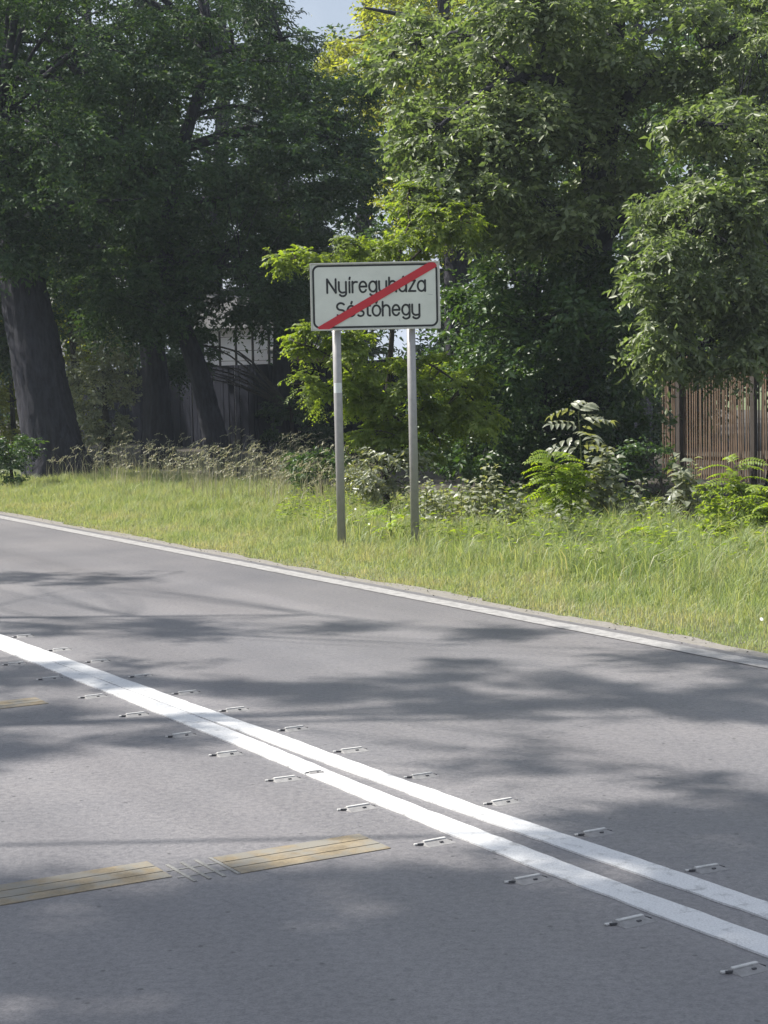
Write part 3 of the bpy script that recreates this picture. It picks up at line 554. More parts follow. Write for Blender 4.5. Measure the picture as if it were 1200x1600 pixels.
def bark_trunk(Q, q, root, mat, seg=44, rings=90):
    "trunk with furrowed bark and root flare"
    Q, q = resample(Q, q, rings); V = []; ph = rng.uniform(0, 6.28, 8); L = np.r_[0, np.cumsum(np.linalg.norm(np.diff(Q, axis=0), axis=1))]
    for i in range(rings):
        h = L[i]
        for k in range(seg):
            a = 2*math.pi*k/seg + .25*math.sin(h*1.1 + ph[0])
            f = .075*abs(math.sin(a*7 + 1.1*math.sin(h*2.3 + ph[1]) + ph[2])) + .03*math.sin(a*13 + 1.7*math.sin(h*3.9 + ph[3])) + .035*math.sin(a*3 + h*.9 + ph[4]) + .05*max(0, math.sin(h*1.9 + a*2 + ph[5]))**6 + .02*rng.normal()
            f += .28*math.exp(-h*2.6)*max(0, math.sin(a*4 + ph[6]))
            V.append((Q[i, 0] + q[i]*(1 + f)*math.cos(a), Q[i, 1] + q[i]*(1 + f)*math.sin(a), Q[i, 2]))
    F = [(i*seg + k, i*seg + (k+1) % seg, (i+1)*seg + (k+1) % seg, (i+1)*seg + k) for i in range(rings-1) for k in range(seg)]
    return raw('trunk', V, F, mat, root, smooth=True)
def make_tree(name, spec, label, cat, mat, r=.5, leaf=.09, sprays=16, per=11, bark='bark', group=None, seg=14, twigs=True, **kw):
    base = Vector(spec['trunk'][0]); root = empty(name, base); tag(root, label, cat, group)
    rel = lambda P: [tuple(Vector(p) - base) for p in P]
    n = 26 if len(spec['trunk']) > 3 else 10; Q, q = resample(rel(spec['trunk']), spec['rad'], n)
    for i in range(min(4, n)): q[i] *= 1 + .22*(1 - i/4)**2
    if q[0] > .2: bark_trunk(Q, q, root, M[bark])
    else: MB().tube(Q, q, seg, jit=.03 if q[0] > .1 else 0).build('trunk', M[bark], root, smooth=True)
    C, O = clumps_from(spec['crown']); C = C - np.array(base); Csk = [Q]
    for li in spec.get('limbs', []):
        Ql, ql = resample(rel(li), np.linspace(max(spec['rad'][-1]*.9, spec['rad'][0]*.32), spec['rad'][0]*.07 + .004, len(li)), 14); Csk.append(Ql)
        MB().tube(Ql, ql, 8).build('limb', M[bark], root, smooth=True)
    sk = np.concatenate(Csk)
    if twigs and len(C) > 8:
        # a dozen or two boughs run from the trunk to clump centres, twigs fan from them to the rest
        idx = rng.choice(len(C), min(len(C)//5 + 3, 22), replace=False); pts = [sk]; mb = MB()
        for i in idx:
            c = C[i]; low = sk[sk[:, 2] < c[2] + .1*abs(c[2]) + .2]; low = low if len(low) else sk; j = np.argmin(np.linalg.norm(low - c, axis=1) + .4*np.abs(low[:, 2] - c[2])); a = low[j]
            md = (a + c)/2 + rng.normal(0, .12, 3)*np.linalg.norm(c - a)*.5 + np.array([0, 0, .12*np.linalg.norm(c - a)])
            r0 = min(.09, .022*np.linalg.norm(c - a) + .012)*(1 if spec['rad'][0] > .1 else .35); Qb, qb = resample([a, md, c], [r0, r0*.6, r0*.2], 8); pts.append(Qb); mb.tube(Qb, qb, 6)
        allp = np.concatenate(pts)
        for c in C:
            j = np.argmin(np.linalg.norm(allp - c, axis=1)); a = allp[j]
            if .05 < np.linalg.norm(a - c) < 2.2: Qb, qb = resample([a, (a + c)/2 + rng.normal(0, .05, 3), c], [.011, .008, .003], 4); mb.tube(Qb, qb, 4, cap=False)
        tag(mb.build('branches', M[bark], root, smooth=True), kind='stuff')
    foliage('crown', C, O, r, leaf, sprays, per, mat, root, **kw)
    return root
D = DATA
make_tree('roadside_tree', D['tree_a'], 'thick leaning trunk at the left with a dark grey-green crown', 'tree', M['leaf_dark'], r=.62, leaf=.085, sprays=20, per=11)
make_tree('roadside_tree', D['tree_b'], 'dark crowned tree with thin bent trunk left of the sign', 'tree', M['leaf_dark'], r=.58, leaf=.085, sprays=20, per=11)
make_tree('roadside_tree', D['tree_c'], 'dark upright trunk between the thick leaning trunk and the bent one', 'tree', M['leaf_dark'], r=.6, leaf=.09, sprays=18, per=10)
make_tree('roadside_tree', D['far_a'], 'broad added shade tree up the roadside behind the thick leaning trunk', 'tree', M['leaf_deep'], r=.9, leaf=.15, sprays=20, per=10)  # added to keep the left crowns and board fence in shade
make_tree('roadside_tree', D['far_b'], 'farthest added shade tree beyond the left edge of the view', 'tree', M['leaf_deep'], r=1.0, leaf=.17, sprays=20, per=10)  # added out of view to cast shade on the fence
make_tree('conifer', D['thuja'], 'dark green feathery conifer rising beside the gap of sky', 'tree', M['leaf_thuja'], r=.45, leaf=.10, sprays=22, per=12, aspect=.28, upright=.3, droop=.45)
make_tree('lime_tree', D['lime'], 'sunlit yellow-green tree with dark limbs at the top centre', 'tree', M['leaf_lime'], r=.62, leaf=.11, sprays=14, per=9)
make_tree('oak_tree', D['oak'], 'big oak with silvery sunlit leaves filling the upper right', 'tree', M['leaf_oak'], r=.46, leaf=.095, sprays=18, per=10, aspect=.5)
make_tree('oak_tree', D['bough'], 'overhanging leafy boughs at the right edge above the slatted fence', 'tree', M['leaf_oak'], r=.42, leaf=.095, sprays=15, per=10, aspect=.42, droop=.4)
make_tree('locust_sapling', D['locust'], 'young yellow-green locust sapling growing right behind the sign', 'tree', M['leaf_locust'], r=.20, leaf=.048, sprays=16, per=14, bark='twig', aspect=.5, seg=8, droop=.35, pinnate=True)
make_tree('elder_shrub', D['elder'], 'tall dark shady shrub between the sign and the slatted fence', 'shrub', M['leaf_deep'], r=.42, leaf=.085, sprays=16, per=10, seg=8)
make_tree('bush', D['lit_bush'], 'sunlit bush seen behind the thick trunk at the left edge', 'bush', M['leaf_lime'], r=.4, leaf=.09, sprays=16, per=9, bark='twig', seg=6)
make_tree('bush', D['grey_bush'], 'greyish bush between the two dark trunks', 'bush', M['leaf_sun_pale'], r=.3, leaf=.075, sprays=14, per=9, bark='twig', seg=6)
make_tree('sapling', D['lit_crown'], 'added sapling, sun-bright yellow-green in colour, between the thick trunk and the upright trunk', 'tree', M['leaf_lime'], r=.3, leaf=.08, sprays=14, per=9, bark='twig', seg=6)  # stands in for sunlit leaves, brightness put into the leaf colour
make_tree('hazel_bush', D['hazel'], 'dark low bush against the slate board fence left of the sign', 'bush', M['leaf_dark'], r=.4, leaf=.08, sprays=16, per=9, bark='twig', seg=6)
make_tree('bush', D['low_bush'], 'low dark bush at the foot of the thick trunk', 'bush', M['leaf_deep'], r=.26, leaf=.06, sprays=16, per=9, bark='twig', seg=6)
make_tree('bramble_bush', D['bramble'], 'pale bramble bush between the two sign posts', 'bush', M['leaf_sun_pale'], r=.2, leaf=.06, sprays=12, per=8, bark='twig', seg=6)
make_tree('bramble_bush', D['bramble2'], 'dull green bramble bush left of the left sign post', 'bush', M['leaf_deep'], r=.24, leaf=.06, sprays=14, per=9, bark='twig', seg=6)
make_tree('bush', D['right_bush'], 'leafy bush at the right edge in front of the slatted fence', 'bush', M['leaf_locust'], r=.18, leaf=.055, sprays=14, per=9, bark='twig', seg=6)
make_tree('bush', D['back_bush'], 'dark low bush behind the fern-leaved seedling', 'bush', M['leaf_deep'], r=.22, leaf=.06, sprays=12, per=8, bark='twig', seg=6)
wl = ['dark wood tree behind the trunk at the left edge', 'tall wood tree behind the two left trunks', 'wood tree straight behind the sign', 'wood tree behind the tall shady shrub', 'wood tree rising behind the slatted fence',
      'wood tree at the right edge behind the overhanging boughs', 'far wood tree above the big oak', 'far wood tree between the oak and the yellow-green tree', 'far wood tree above the white outbuilding', 'farthest thin tree below the gap of sky']
for s, l in zip(D['wood'], wl):
    make_tree('wood_tree', s, l, 'tree', M['leaf_deep'], r=.85, leaf=.17, sprays=18, per=9, group='trees of the wood behind the fence')

# trees on the near side of the road, out of view: their crowns shade the asphalt
kx, ky = -SUN.x/SUN.z, SUN.y/SUN.z
def shade_tree(base, spots, label):
    C = []
    for (x, y, r_, n) in spots:
        for _ in range(n):
            a = rng.uniform(0, 2*math.pi); q = r_*math.sqrt(rng.uniform()); h = rng.uniform(8, 13)
            C.append((x + q*math.cos(a) - kx*h, y + q*math.sin(a) + ky*h, h))
    C = np.array(C); cc = C.mean(0); root = empty('near_side_tree', base); tag(root, label, 'tree', 'trees along the near side of the road')
    b = np.array(base); top = cc - b; Q, q = resample([(0, 0, 0), (.1, 0, 2.5), tuple(top*.6 + np.array([0, 0, 1.2])), tuple(top + np.array([0, 0, 1.0]))], [.28, .2, .06, .015], 16)
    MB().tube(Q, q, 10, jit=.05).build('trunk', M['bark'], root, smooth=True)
    mb = MB()
    for c in C - b:
        j = np.argmin(np.linalg.norm(Q - c, axis=1) + .5*np.maximum(0, Q[:, 2] - c[2])); Qb, qb = resample([Q[j], (Q[j] + c)/2 + rng.normal(0, .15, 3), c], [.012, .008, .004], 6); mb.tube(Qb, qb, 5)
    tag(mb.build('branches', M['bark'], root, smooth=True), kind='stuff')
    foliage('crown', C - b, unit(C - cc), .42, .10, 14, 9, M['leaf_deep'], root)
SH1 = [(-1.2, 5.35, .22, 4), (-.5, 5.35, .22, 4), (.2, 5.4, .22, 4), (1.1, 5.5, .3, 5), (1.7, 5.2, .4, 6), (-1.6, 5.0, .4, 7), (.4, 4.6, .4, 7), (-.3, 4.55, .4, 7), (1.2, 4.4, .4, 7), (1.0, 6.15, .2, 4), (1.7, 6.2, .25, 5), (-1.3, 4.75, .35, 9), (-.6, 4.9, .35, 9), (.1, 5.0, .35, 9), (.75, 4.85, .35, 8), (1.4, 4.8, .4, 8), (-.9, 4.1, .4, 9), (0, 4.2, .4, 9), (.8, 4.1, .4, 8), (-.4, 3.4, .5, 9), (.5, 3.4, .5, 9), (1.5, 5.9, .3, 4), (.75, 5.95, .2, 3), (0, 2.6, .6, 8), (2.2, 4.5, .5, 6), (-2, 4.2, .5, 6)]
SH1 = [(a, b, c, int(d*1.6)) for a, b, c, d in SH1]
SH2 = [(-.2, 8.9, .3, 5), (.5, 8.7, .35, 6), (1.2, 8.5, .35, 6), (1.8, 8.4, .35, 6), (2.4, 8.4, .4, 6), (.3, 9.5, .3, 4), (1.1, 9.3, .3, 4), (1.9, 9.1, .3, 4), (-.8, 9.3, .3, 4), (-1.4, 9.6, .35, 6), (-2.0, 9.8, .3, 5), (-1.7, 8.7, .3, 4), (-1.7, 7.75, .2, 4), (-.9, 7.9, .18, 2), (.6, 7.3, .15, 2), (1.3, 6.75, .2, 3)]
SH2 = [(a, b, c, max(2, round(d*.8))) for a, b, c, d in SH2]
SH3 = [(-1.2, 11.3, .25, 3), (-.3, 11.2, .25, 3), (.6, 10.9, .25, 3), (1.5, 10.0, .25, 3), (2.1, 9.6, .25, 3), (-3.0, 14.5, .3, 5), (-2.2, 14.3, .25, 3), (-3.3, 12.4, .2, 2), (-1.6, 11.7, .25, 3), (-3.6, 14.7, .3, 4), (-2.4, 11.4, .3, 3)]
shade_tree((-6.6, 3.2, -.05), SH1, 'tree beside the camera on the near roadside')
shade_tree((-8.3, 8.4, -.05), SH2, 'second tree up the near roadside')
shade_tree((-9.8, 13.0, -.05), SH3, 'third tree up the near roadside')
# overhead cable between two poles, out of view: it draws the thin curved shadow on the near lane
cb = [(x - kx*6.3, y + ky*6.3) for x, y in ((-1.402, 6.33), (-1.044, 6.25), (-.69, 6.16), (-.35, 6.15), (-.023, 6.24))]
P = []
x0, x1 = cb[0][0] - 9.5, cb[-1][0] + 13
for k in range(41):
    x = x0 + (x1 - x0)*k/40; u = (x - (cb[2][0] + .1))/12; P.append((x, cb[2][1] - .05 + .06*(x-cb[2][0])*.0, 6.25 + 1.1*u*u))
cbl = MB().tube(P, [.016]*41, 6).build('overhead_cable', M['cable']); tag(cbl, 'overhead cable crossing the road between two poles', 'cable')
for p, l in ((P[0], 'near'), (P[-1], 'far')):
    r_ = empty('utility_pole', (p[0], p[1], -.05)); tag(r_, 'wooden utility pole on the %s side of the road' % l, 'utility pole', 'utility poles carrying the cable')
    MB().tube([(0, 0, 0), (0, 0, p[2] + .5)], [.14, .1], 12).build('pole', M['wood_dark'], r_); MB().tube([(0, 0, p[2] - .1), (0, 0, p[2] + .06)], [.12, .05], 8).build('insulator', M['sticker'], r_)

# ------------------------------------------------------------------ fences and outbuilding
F0 = np.array([5.2, 25.0]); 
def fp(s, off=0): return F0 + U*s + N_*off
fr_ = empty('slat_fence', (*fp(0), -.05), math.atan2(U[1], U[0])); tag(fr_, 'rusty brown slatted fence with dark posts at the right edge', 'fence')
smesh = {}
rs0, rs1 = -5.2, 2.1
k = 0; x = rs0
while x < rs1:
    red = x < -.35; key = ('r' if red else 's') + str(k % 4); 
    if key not in smesh:
        h = 1.80 + random.uniform(-.02, .02); m = MB(); m.box((0, 0, h/2), (.021, .013, h)); smesh[key] = m.mesh('slat'); smesh[key].materials.append(M['slat_red' if red else 'slat'])
    o = link('slat', smesh[key], None, fr_, (x, random.uniform(-.004, .004), .04)); o.rotation_euler = (random.uniform(-.01, .01), random.uniform(-.012, .012), random.uniform(-.25, .25)); k += 1; x += .052 + random.uniform(-.006, .006)
for z in (.35, 1.55): MB().box(((rs0+rs1)/2, -.03, z), (rs1 - rs0, .035, .06)).build('rail', M['wood_dark'], fr_, bevel=.004)
for x in (-4.6, -3.2, -1.65, -.02, 1.62): MB().box((x, .045, .95), (.09, .06, 1.9)).build('post', M['wood_dark'], fr_, bevel=.006)
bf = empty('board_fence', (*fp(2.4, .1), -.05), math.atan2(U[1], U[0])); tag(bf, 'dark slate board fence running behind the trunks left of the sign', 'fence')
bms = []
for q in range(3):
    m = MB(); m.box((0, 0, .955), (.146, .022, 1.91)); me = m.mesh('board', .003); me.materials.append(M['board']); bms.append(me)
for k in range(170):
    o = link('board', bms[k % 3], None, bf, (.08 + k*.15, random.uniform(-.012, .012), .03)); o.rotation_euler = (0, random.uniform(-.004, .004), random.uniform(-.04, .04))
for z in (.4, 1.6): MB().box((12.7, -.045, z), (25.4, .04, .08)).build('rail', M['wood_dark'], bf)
wf = empty('wire_fence', (*fp(16.0, .5), -.05), math.atan2(U[1], U[0])); tag(wf, 'tall wire fence posts standing behind the dark board fence', 'fence')
for x in (-1.1, -.28, .56, 1.4, 2.3, 3.2): MB().tube([(x, 0, 0), (x, 0, 2.75)], [.032, .03], 8).build('post', M['cable'], wf)
for z in (2.05, 2.28, 2.6): MB().tube([(-1.1, 0, z), (1, 0, z - .02), (3.2, 0, z)], [.008]*3, 5).build('wire', M['cable'], wf)
ob = empty('outbuilding', (-4.15, 53, -.05)); tag(ob, 'white outbuilding glimpsed over the dark board fence', 'outbuilding')
MB().box((0, 2.5, 1.55), (2.1, 5, 3.1)).build('wall', M['wall'], ob)
MB().add([(-1.3, -.4, 3.11), (1.3, -.4, 3.11), (1.3, 5.4, 3.11), (-1.3, 5.4, 3.11), (-1.3, 2.5, 4.4), (1.3, 2.5, 4.4)], [(0, 1, 5, 4), (2, 3, 4, 5), (0, 4, 3), (1, 2, 5), (0, 3, 2, 1)]).build('roof', M['roof'], ob)
MB().box((.5, -.03, 1.0), (.8, .06, 2.0)).build('door', M['door'], ob)
sh = empty('brown_shed', (-2.1, 51, -.05)); tag(sh, 'brown shed beside the white outbuilding', 'shed')
MB().box((0, 1, 1.2), (1.9, 2, 2.4)).build('wall', M['door'], sh); MB().box((0, 1, 2.46), (2.2, 2.4, .1), Matrix.Rotation(.08, 3, 'X')).build('roof', M['roof'], sh)

# ------------------------------------------------------------------ haze volume added to imitate lens veil over the darks
hz, t_, p_, o_ = new_mat('haze'); t_.nodes.remove(p_); pv = nd(t_, 'ShaderNodeVolumePrincipled'); pv.inputs['Color'].default_value = (.82, .92, 1, 1); pv.inputs['Density'].default_value = .0007
t_.links.new(pv.outputs[0], o_.inputs['Volume'])
tag(MB().box((0, 50, 9), (400, 340, 22)).build('haze', hz), 'added thin haze that veils road and trees and lifts dark tones', 'haze', kind='stuff')

# ------------------------------------------------------------------ plants whose leaves can be told apart
def leaf_shape(name, L, Wd, mat, bend=.15):
    "leaf pointing along +Y from the origin, folded along the midrib"
    prof = [(0, .06), (.18, .62), (.42, 1.0), (.68, .78), (.88, .34)]; V = []; F = []
    for f, w in prof: z = .10*L*math.sin(f*math.pi)*1 - bend*L*f*f; V += [(-w*Wd/2, f*L, z + .16*w*Wd), (0, f*L, z), (w*Wd/2, f*L, z + .16*w*Wd)]
    V.append((0, L, -bend*L))
    for i in range(len(prof)-1):
        a = 3*i; F += [(a, a+1, a+4, a+3), (a+1, a+2, a+5, a+4)]
    a = 3*(len(prof)-1); F += [(a, a+1, a+3), (a+1, a+2, a+3)]
    me = bpy.data.meshes.new(name); me.from_pydata(V, [], F); me.update(); me.materials.append(mat); return me
def basis(pos, ax, up, k=1):
    ax = Vector(ax).normalized(); up = Vector(up); x = ax.cross(up).normalized(); z = x.cross(ax); m = Matrix((x, ax, z)).transposed().to_4x4(); return Matrix.Translation(pos) @ m @ Matrix.Scale(k, 4)
def put(name, me, parent, pos, ax, up, k=1):
    o = link(name, me, None, parent); o.matrix_local = basis(Vector(pos), ax, up, k); return o
LS = leaf_shape('leaf', .085, .055, M['leaf_sun_pale']); LW = leaf_shape('leaf', .105, .042, M['leaf_oak']); LB = leaf_shape('leaf', .12, .085, M['leaf_sun_pale'])
def weed(x, y, h, nst, label, lm, cat='weed', k0=1.0, step=.055):
    h *= 1.3; k0 *= 1.35; step *= .7
    r = empty('nettle_plant', (x, y, -.05)); tag(r, label, cat, 'pale leaved weeds at the edge of the shade')
    for sidx in range(nst):
        bx, by = random.uniform(-.14, .14), random.uniform(-.1, .1); hh = h*random.uniform(.65, 1); lx, ly = random.uniform(-.12, .12), random.uniform(-.1, .05)
        pts = [(bx + lx*f*f, by + ly*f*f, hh*f) for f in (0, .33, .66, 1)]; MB().tube(pts, [.006, .005, .004, .002], 5).build('stem', M['stem'], r)
        z = .12*hh; a = random.uniform(0, 6.28)
        while z < hh:
            f = z/hh; p = (bx + lx*f*f, by + ly*f*f, z); a += 2.4 + random.uniform(-.3, .3)
            put('leaf', lm, r, p, (math.cos(a), math.sin(a), random.uniform(-.25, .35)), (random.uniform(-.3, .3), random.uniform(-.5, .1), 1), k0*(1.15 - .55*f)*random.uniform(.8, 1.2)); z += step*random.uniform(.7, 1.3)
    return r
for (x, y, h, ns, l) in [(.40, 19.0, .52, 4, 'pale weed just right of the right sign post'), (.67, 19.1, .40, 3, 'short pale weed between the sign post and the tall pale weed'), (1.06, 18.9, .62, 5, 'tall pale weed left of the fern-leaved seedling'), (1.35, 18.7, .45, 4, 'pale weed touching the fern-leaved seedling'), (.93, 18.5, .34, 3, 'small pale weed in front of the tall pale weed'), (1.77, 18.3, .26, 3, 'small pale weed at the foot of the fern-leaved seedling'), (2.5, 18.9, .5, 4, 'pale weed under the ash seedling'), (3.15, 19.0, .62, 5, 'broad leaved pale weed left of the slatted fence'), (2.8, 18.6, .36, 3, 'low pale weed in the dark hollow'), (2.3, 18.9, .68, 5, 'tall broad leaved pale weed crowding the ash seedling'), (.52, 18.6, .42, 4, 'bushy pale weed in front of the one beside the right sign post'), (.85, 18.9, .46, 4, 'pale weed amid the clump right of the right sign post')]:
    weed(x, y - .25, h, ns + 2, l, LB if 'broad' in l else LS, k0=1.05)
def frond(parent, pos, ax, L, pairs, lm, droop=.5, name='frond', k=1, sep=False, mat=None):
    "pinnate leaf: rachis with paired leaflets"
    ax = Vector(ax).normalized(); side = Matrix.Rotation(random.uniform(-.75, .75), 3, ax) @ ax.cross(Vector((0, 0, 1))).normalized(); pos = Vector(pos)
    at = lambda f: pos + ax*L*f - Vector((0, 0, droop*L*f*f))
    m = MB().tube([at(f) for f in (0, .3, .6, 1)], [.004, .0035, .003, .0015], 4); leaf = []
    for i in range(pairs):
        f = .18 + .8*i/(pairs-1); q = at(f); d = (at(min(1.0, f + .05)) - at(f - .05)).normalized(); up = side.cross(d)
        for sgn in (-1, 1): leaf.append((q, side*sgn + d*.35 + Vector((0, 0, random.uniform(-.15, .05))), up + Vector((random.uniform(-.2, .2), random.uniform(-.2, .2), 0)), k*(1 - .45*abs(f - .5))*random.uniform(.9, 1.1)))
    leaf.append((at(1), at(1) - at(.9), side.cross(at(1) - at(.9)), k*.8))
    if sep:
        fo = m.build(name, M['stem'], parent)
        for l in leaf: put('leaflet', lm, fo, *l)
    else:
        for l in leaf:
            B = basis(*l); m.add([B @ v.co for v in lm.vertices], [tuple(p.vertices) for p in lm.polygons])
        fo = m.build(name, mat, parent)
    return fo
FL = leaf_shape('leaflet', .075, .030, M['leaf_fern'], .05); FL2 = leaf_shape('leaflet', .15, .056, M['leaf_sun_pale'], .16)
def fern_seedling(x, y, h, nf, label, L=.36, mat=None, pairs=10):
    h *= 1.15
    r = empty('fern_leaved_seedling', (x, y, -.05)); tag(r, label, 'seedling', 'fern-leaved yellow-green seedlings'); MB().tube([(0, 0, 0), (.01, 0, h*.5), (.0, 0, h)], [.009, .007, .004], 6).build('stem', M['stem'], r)
    for i in range(nf):
        f = .25 + .75*i/(nf-1); a = i*2.4 + random.uniform(-.3, .3); e = .1 + .5*f
        frond(r, (0, 0, h*f), (math.cos(a), math.sin(a)*.8, e), L*random.uniform(.8, 1.15), pairs, FL, .45, mat=mat or M['leaf_fern'])
fern_seedling(1.77, 18.5, .66, 34, 'bright yellow-green fern-leaved seedling left of the dark hollow')
fern_seedling(1.93, 18.5, .56, 26, 'smaller fern-leaved seedling close behind the brightest one', .3)
fern_seedling(3.42, 17.4, .62, 20, 'fern-leaved seedling in front of the slatted fence', .36)
fern_seedling(3.60, 16.6, .46, 14, 'fern-leaved seedling cut by the right edge of the view', .34)
fern_seedling(.06, 17.6, .24, 5, 'tiny fern-leaved seedling in the grass between the sign posts', .22)
fern_seedling(2.35, 16.2, .16, 5, 'tiny fern-leaved seedling in the lush grass right of the sign', .2)
ash = empty('ash_seedling', (2.08, 19.2, -.05)); tag(ash, 'upright ash seedling with large separate leaflets before the dark shrub', 'seedling')
MB().tube([(0, 0, 0), (.055, 0, .5), (.034, 0, 1.0), (.02, 0, 1.22)], [.012, .010, .007, .003], 6).build('stem', M['stem'], ash)
for i, (z, a, e, L) in enumerate([(1.2, .5, 1.0, .24), (1.18, 2.9, .6, .30), (1.12, .15, .55, .34), (1.05, 3.5, .25, .38), (1.0, -.3, .5, .36), (.95, 5.0, .4, .30), (.85, .3, .25, .36), (.82, 2.6, .1, .36), (.7, -.5, .2, .34), (.62, 3.4, .2, .3), (.55, 5.2, .2, .28)]):
    frond(ash, (.03 + .03*math.sin(z*3), 0, z), (math.cos(a + random.uniform(-.3, .3)), math.sin(a)*.9, e + random.uniform(-.1, .25)), L*random.uniform(.85, 1.15), random.choice((4, 5)), FL2, random.uniform(.2, .6), sep=True, k=random.uniform(.9, 1.15))

# ------------------------------------------------------------------ grass
def blades(name, X, Y, Z, Hh, Wd, lean, mat, tone=None, seg3=True):
    n = len(X); a = rng.uniform(0, 2*math.pi, n); d = np.stack([np.cos(a), np.sin(a), np.zeros(n)], 1); w = np.stack([-np.sin(a + .7), np.cos(a + .7), np.zeros(n)], 1)*(Wd/2)[:, None]
    B = np.stack([X, Y, Z], 1); l = (lean*Hh)[:, None]; up = np.array([0, 0, 1.])
    V = np.empty((n, 5, 3)); V[:, 0] = B - w; V[:, 1] = B + w; m = B + d*l*.32 + up*(Hh*.6)[:, None]; V[:, 2] = m - w*.8; V[:, 3] = m + w*.8; V[:, 4] = B + d*l + up*(Hh*np.sqrt(np.maximum(.1, 1 - lean**2*.5)))[:, None]
    i = np.arange(n)[:, None]*5; T = np.concatenate([i + [0, 1, 3], i + [0, 3, 2], i + [2, 3, 4]], 1).reshape(-1, 3)
    o = link(name, tri_mesh(name, V.reshape(-1, 3), T, None if tone is None else np.repeat(tone, 5)), mat); return o
def vnoise(X, Y, sc, seed):
    r = np.random.default_rng(seed); s = 0
    for _ in range(7):
        a = r.uniform(0, 6.28); f = r.uniform(.5, 1.6)/sc; s = s + np.sin((X*math.cos(a) + Y*math.sin(a))*f*6.28 + r.uniform(0, 6.28))
    return s/7**.5
def scatter(n, ymin, ymax, margin=.6):
    Y = rng.uniform(ymin**2, ymax**2, n)**.5; X = rng.uniform(-1, 1, n)*(.222*Y + margin)
    d = np.stack([X, Y], 1) - E0; s, t = d@U, d@N_; return X, Y, s, t
X, Y, s, t = scatter(560000, 8.4, 31)
edge = .235 + .05*vnoise(s, t*0, .7, 3) + .03*vnoise(s, t*0, .17, 5)
fd = ((F0[0] - X)*N_[0] + (F0[1] - Y)*N_[1])           # distance to the fence line
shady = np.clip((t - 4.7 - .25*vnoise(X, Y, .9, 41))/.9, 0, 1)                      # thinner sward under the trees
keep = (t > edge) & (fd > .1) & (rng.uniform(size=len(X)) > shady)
X, Y, s, t = X[keep], Y[keep], s[keep], t[keep]; n = len(X); print('grass blades', n)
g = np.clip((t - .3)/1.6, 0, 1); hN = vnoise(X, Y, 1.6, 11); lush = np.clip((X - .2)/1.5, 0, 1)*np.clip((t - 1.2)/1.2, 0, 1)
Hh = (.035 + .090*g + .050*lush)*(1 + .22*hN)*rng.uniform(.55, 1.25, n); Hh *= 1 + .35*np.clip(vnoise(X, Y, .45, 51), -1.2, 1.6)*g; Hh = np.maximum(.025, Hh)
tone = np.clip(.25 + .12*vnoise(X, Y, 1.1, 21) + .10*vnoise(X, Y, .35, 51) + .20*(1 - g) - .16*lush + .04*(rng.uniform(size=n) > .94), 0, .62); tone = np.where(rng.uniform(size=n) < .03, .62, tone)
gr = blades('grass', X, Y, np.full(n, -.05), Hh, rng.uniform(.003, .007, n)*(1 + .3*lush), rng.uniform(.15, .75, n), M['grass'], tone); tag(gr, 'bright mown grass covering the roadside verge', 'grass', kind='stuff')
# long blades among the lush part
X, Y, s, t = scatter(9000, 13, 21); k = (t > 1.6) & (t < 6) & (X > -.8); X, Y = X[k], Y[k]; n = len(X)
lg = blades('long_grass', X, Y, np.full(n, -.05), rng.uniform(.18, .36, n), rng.uniform(.005, .010, n), rng.uniform(.3, .9, n), M['grass'], np.clip(rng.normal(.25, .2, n), 0, .6)); tag(lg, 'longer arching blades among the lush grass right of the sign', 'grass', kind='stuff')
# broad leaves low in the lush grass
X, Y, s, t = scatter(9000, 14, 23); k = (t > 2.0) & (t < 6.5) & (X > -1.2); X, Y = X[k], Y[k]; n = len(X); a = rng.uniform(0, 6.28, n)
me = leaves_mesh('ground_weeds', np.stack([X, Y, rng.uniform(.02, .2, n)], 1), unit(np.stack([np.cos(a), np.sin(a), rng.uniform(-.2, .4, n)], 1)), unit(np.stack([rng.normal(0, .3, n), rng.normal(-.15, .3, n), np.ones(n)], 1)), rng.uniform(.04, .09, n), rng.uniform(.02, .05, n))
tag(link('ground_weeds', me, M['leaf_locust']), 'low broad leaved weeds mixed into the grass right of the sign', 'ground cover', kind='stuff')
# dry seed grass along the fence foot at left
nst = 1150; Y = rng.uniform(21, 31, nst); X = rng.uniform(-.19, .0, nst)*Y; d = np.stack([X, Y], 1) - E0; t = d@N_; k = (t > 3.0) & (t < 7.5); X, Y = X[k], Y[k]; n = len(X)
print('dry', n); Hh = rng.uniform(.30, .62, n)*(1 + .25*vnoise(X, Y, 1.2, 31)); ln = rng.uniform(.15, .6, n)
dg = blades('dry_grass', X, Y, np.full(n, -.05), Hh, np.full(n, .007), ln, M['dry']); tag(dg, 'dry bleached grass with drooping seed heads along the shade edge', 'dry grass', kind='stuff')
q = rng.choice(n, min(n, 900), replace=False); a = rng.normal(.3, 1.0, len(q)); hb = np.stack([X[q], Y[q], Hh[q]*.98 - .05], 1)
ax = unit(np.stack([np.cos(a)*.7, np.sin(a)*.3, rng.uniform(.1, .9, len(q))], 1)); Lh = rng.uniform(.10, .18, len(q)); P_, A_, N2, L_ = [], [], [], []
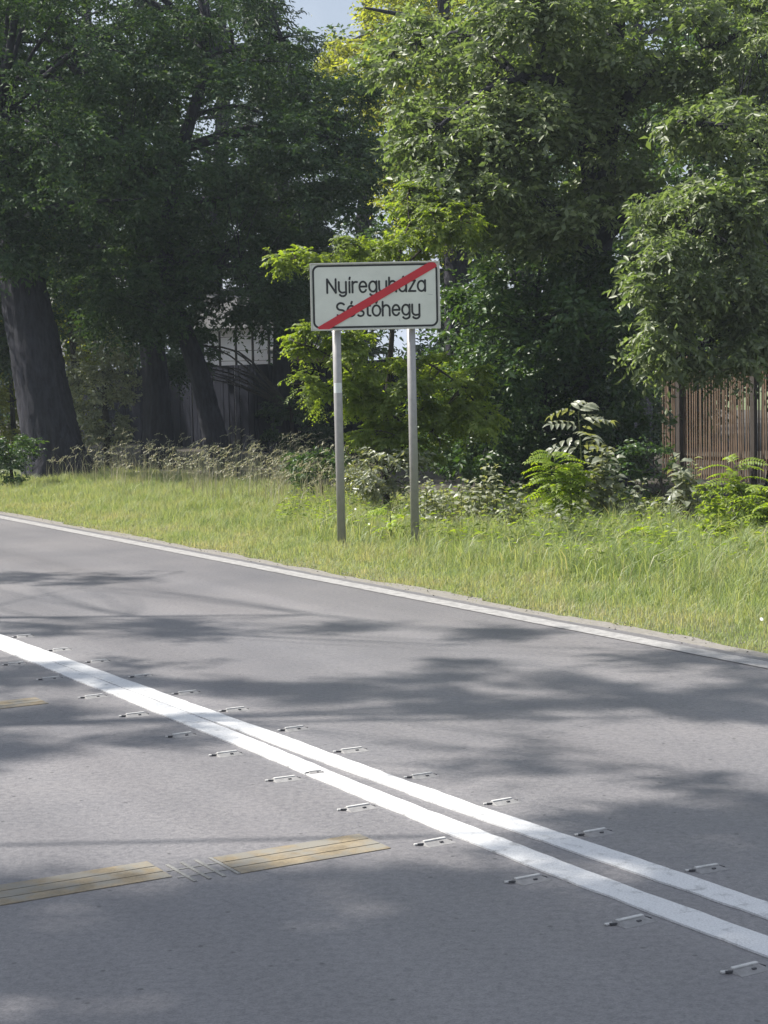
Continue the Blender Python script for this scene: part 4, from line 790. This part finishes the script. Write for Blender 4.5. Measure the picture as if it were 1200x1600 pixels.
for j in range(7):
    f = j/6; c_ = hb + ax*(Lh*f)[:, None] - np.array([0, 0, 1])*(Lh*.35*f*f)[:, None]; P_.append(c_); A_.append(unit(ax + rng.normal(0, .35, ax.shape))); N2.append(sphere_dirs(len(q))); L_.append(np.full(len(q), .04))
L_ = np.concatenate(L_); tag(link('seed_heads', leaves_mesh('seed_heads', np.concatenate(P_), np.concatenate(A_), np.concatenate(N2), L_, L_*.4), M['dry']), 'feathery bleached seed heads of the dry grass', 'dry grass', kind='stuff')
st_ = rng.uniform(.6, 1, len(q)); 
blq = blades('seed_stalks', X[q], Y[q], np.full(len(q), -.05), Hh[q]*1.0, np.full(len(q), .005), np.full(len(q), .05), M['dry']); tag(blq, 'thin straw stalks under the bleached seed heads', 'dry grass', kind='stuff')
# tiny white flowers
V = []; T = []
fx = [(-.15, 17.6, .14), (.45, 18.2, .16), (1.2, 17.2, .14), (2.3, 10.9, .06), (-.3, 18.8, .2), (2.6, 16.4, .16)]
for (x, y, z) in fx:
    b0 = len(V); V.append((x, y, z)); a0 = random.uniform(0, 6)
    for j in range(8): V.append((x + .011*math.cos(a0 + j*.785), y + .008*math.sin(a0 + j*.785), z + .010*math.sin(a0 + j*.785)))
    T += [(b0, b0+1+j, b0+1+(j+1) % 8) for j in range(8)]
tag(raw('wild_flowers', V, T, M['petal']), 'tiny white flowers scattered in the grass near the sign', 'flowers', kind='stuff')
# crumbs of gravel and dead leaves along the asphalt edge
n = 900; sv = rng.uniform(-8, 12, n); tv = rng.normal(.33, .07, n); p = E0 + sv[:, None]*U + tv[:, None]*N_; a = rng.uniform(0, 6.28, n)
me = leaves_mesh('gravel_crumbs', np.c_[p, np.full(n, .0)], unit(np.c_[np.cos(a), np.sin(a), rng.uniform(-.1, .5, n)]), unit(np.c_[rng.normal(0, .5, (n, 2)), np.ones(n)]), rng.uniform(.006, .022, n), rng.uniform(.005, .012, n), .3)
tag(link('gravel_crumbs', me, M['gravel']), 'loose grit and dead leaf bits along the asphalt edge', 'grit', kind='stuff')
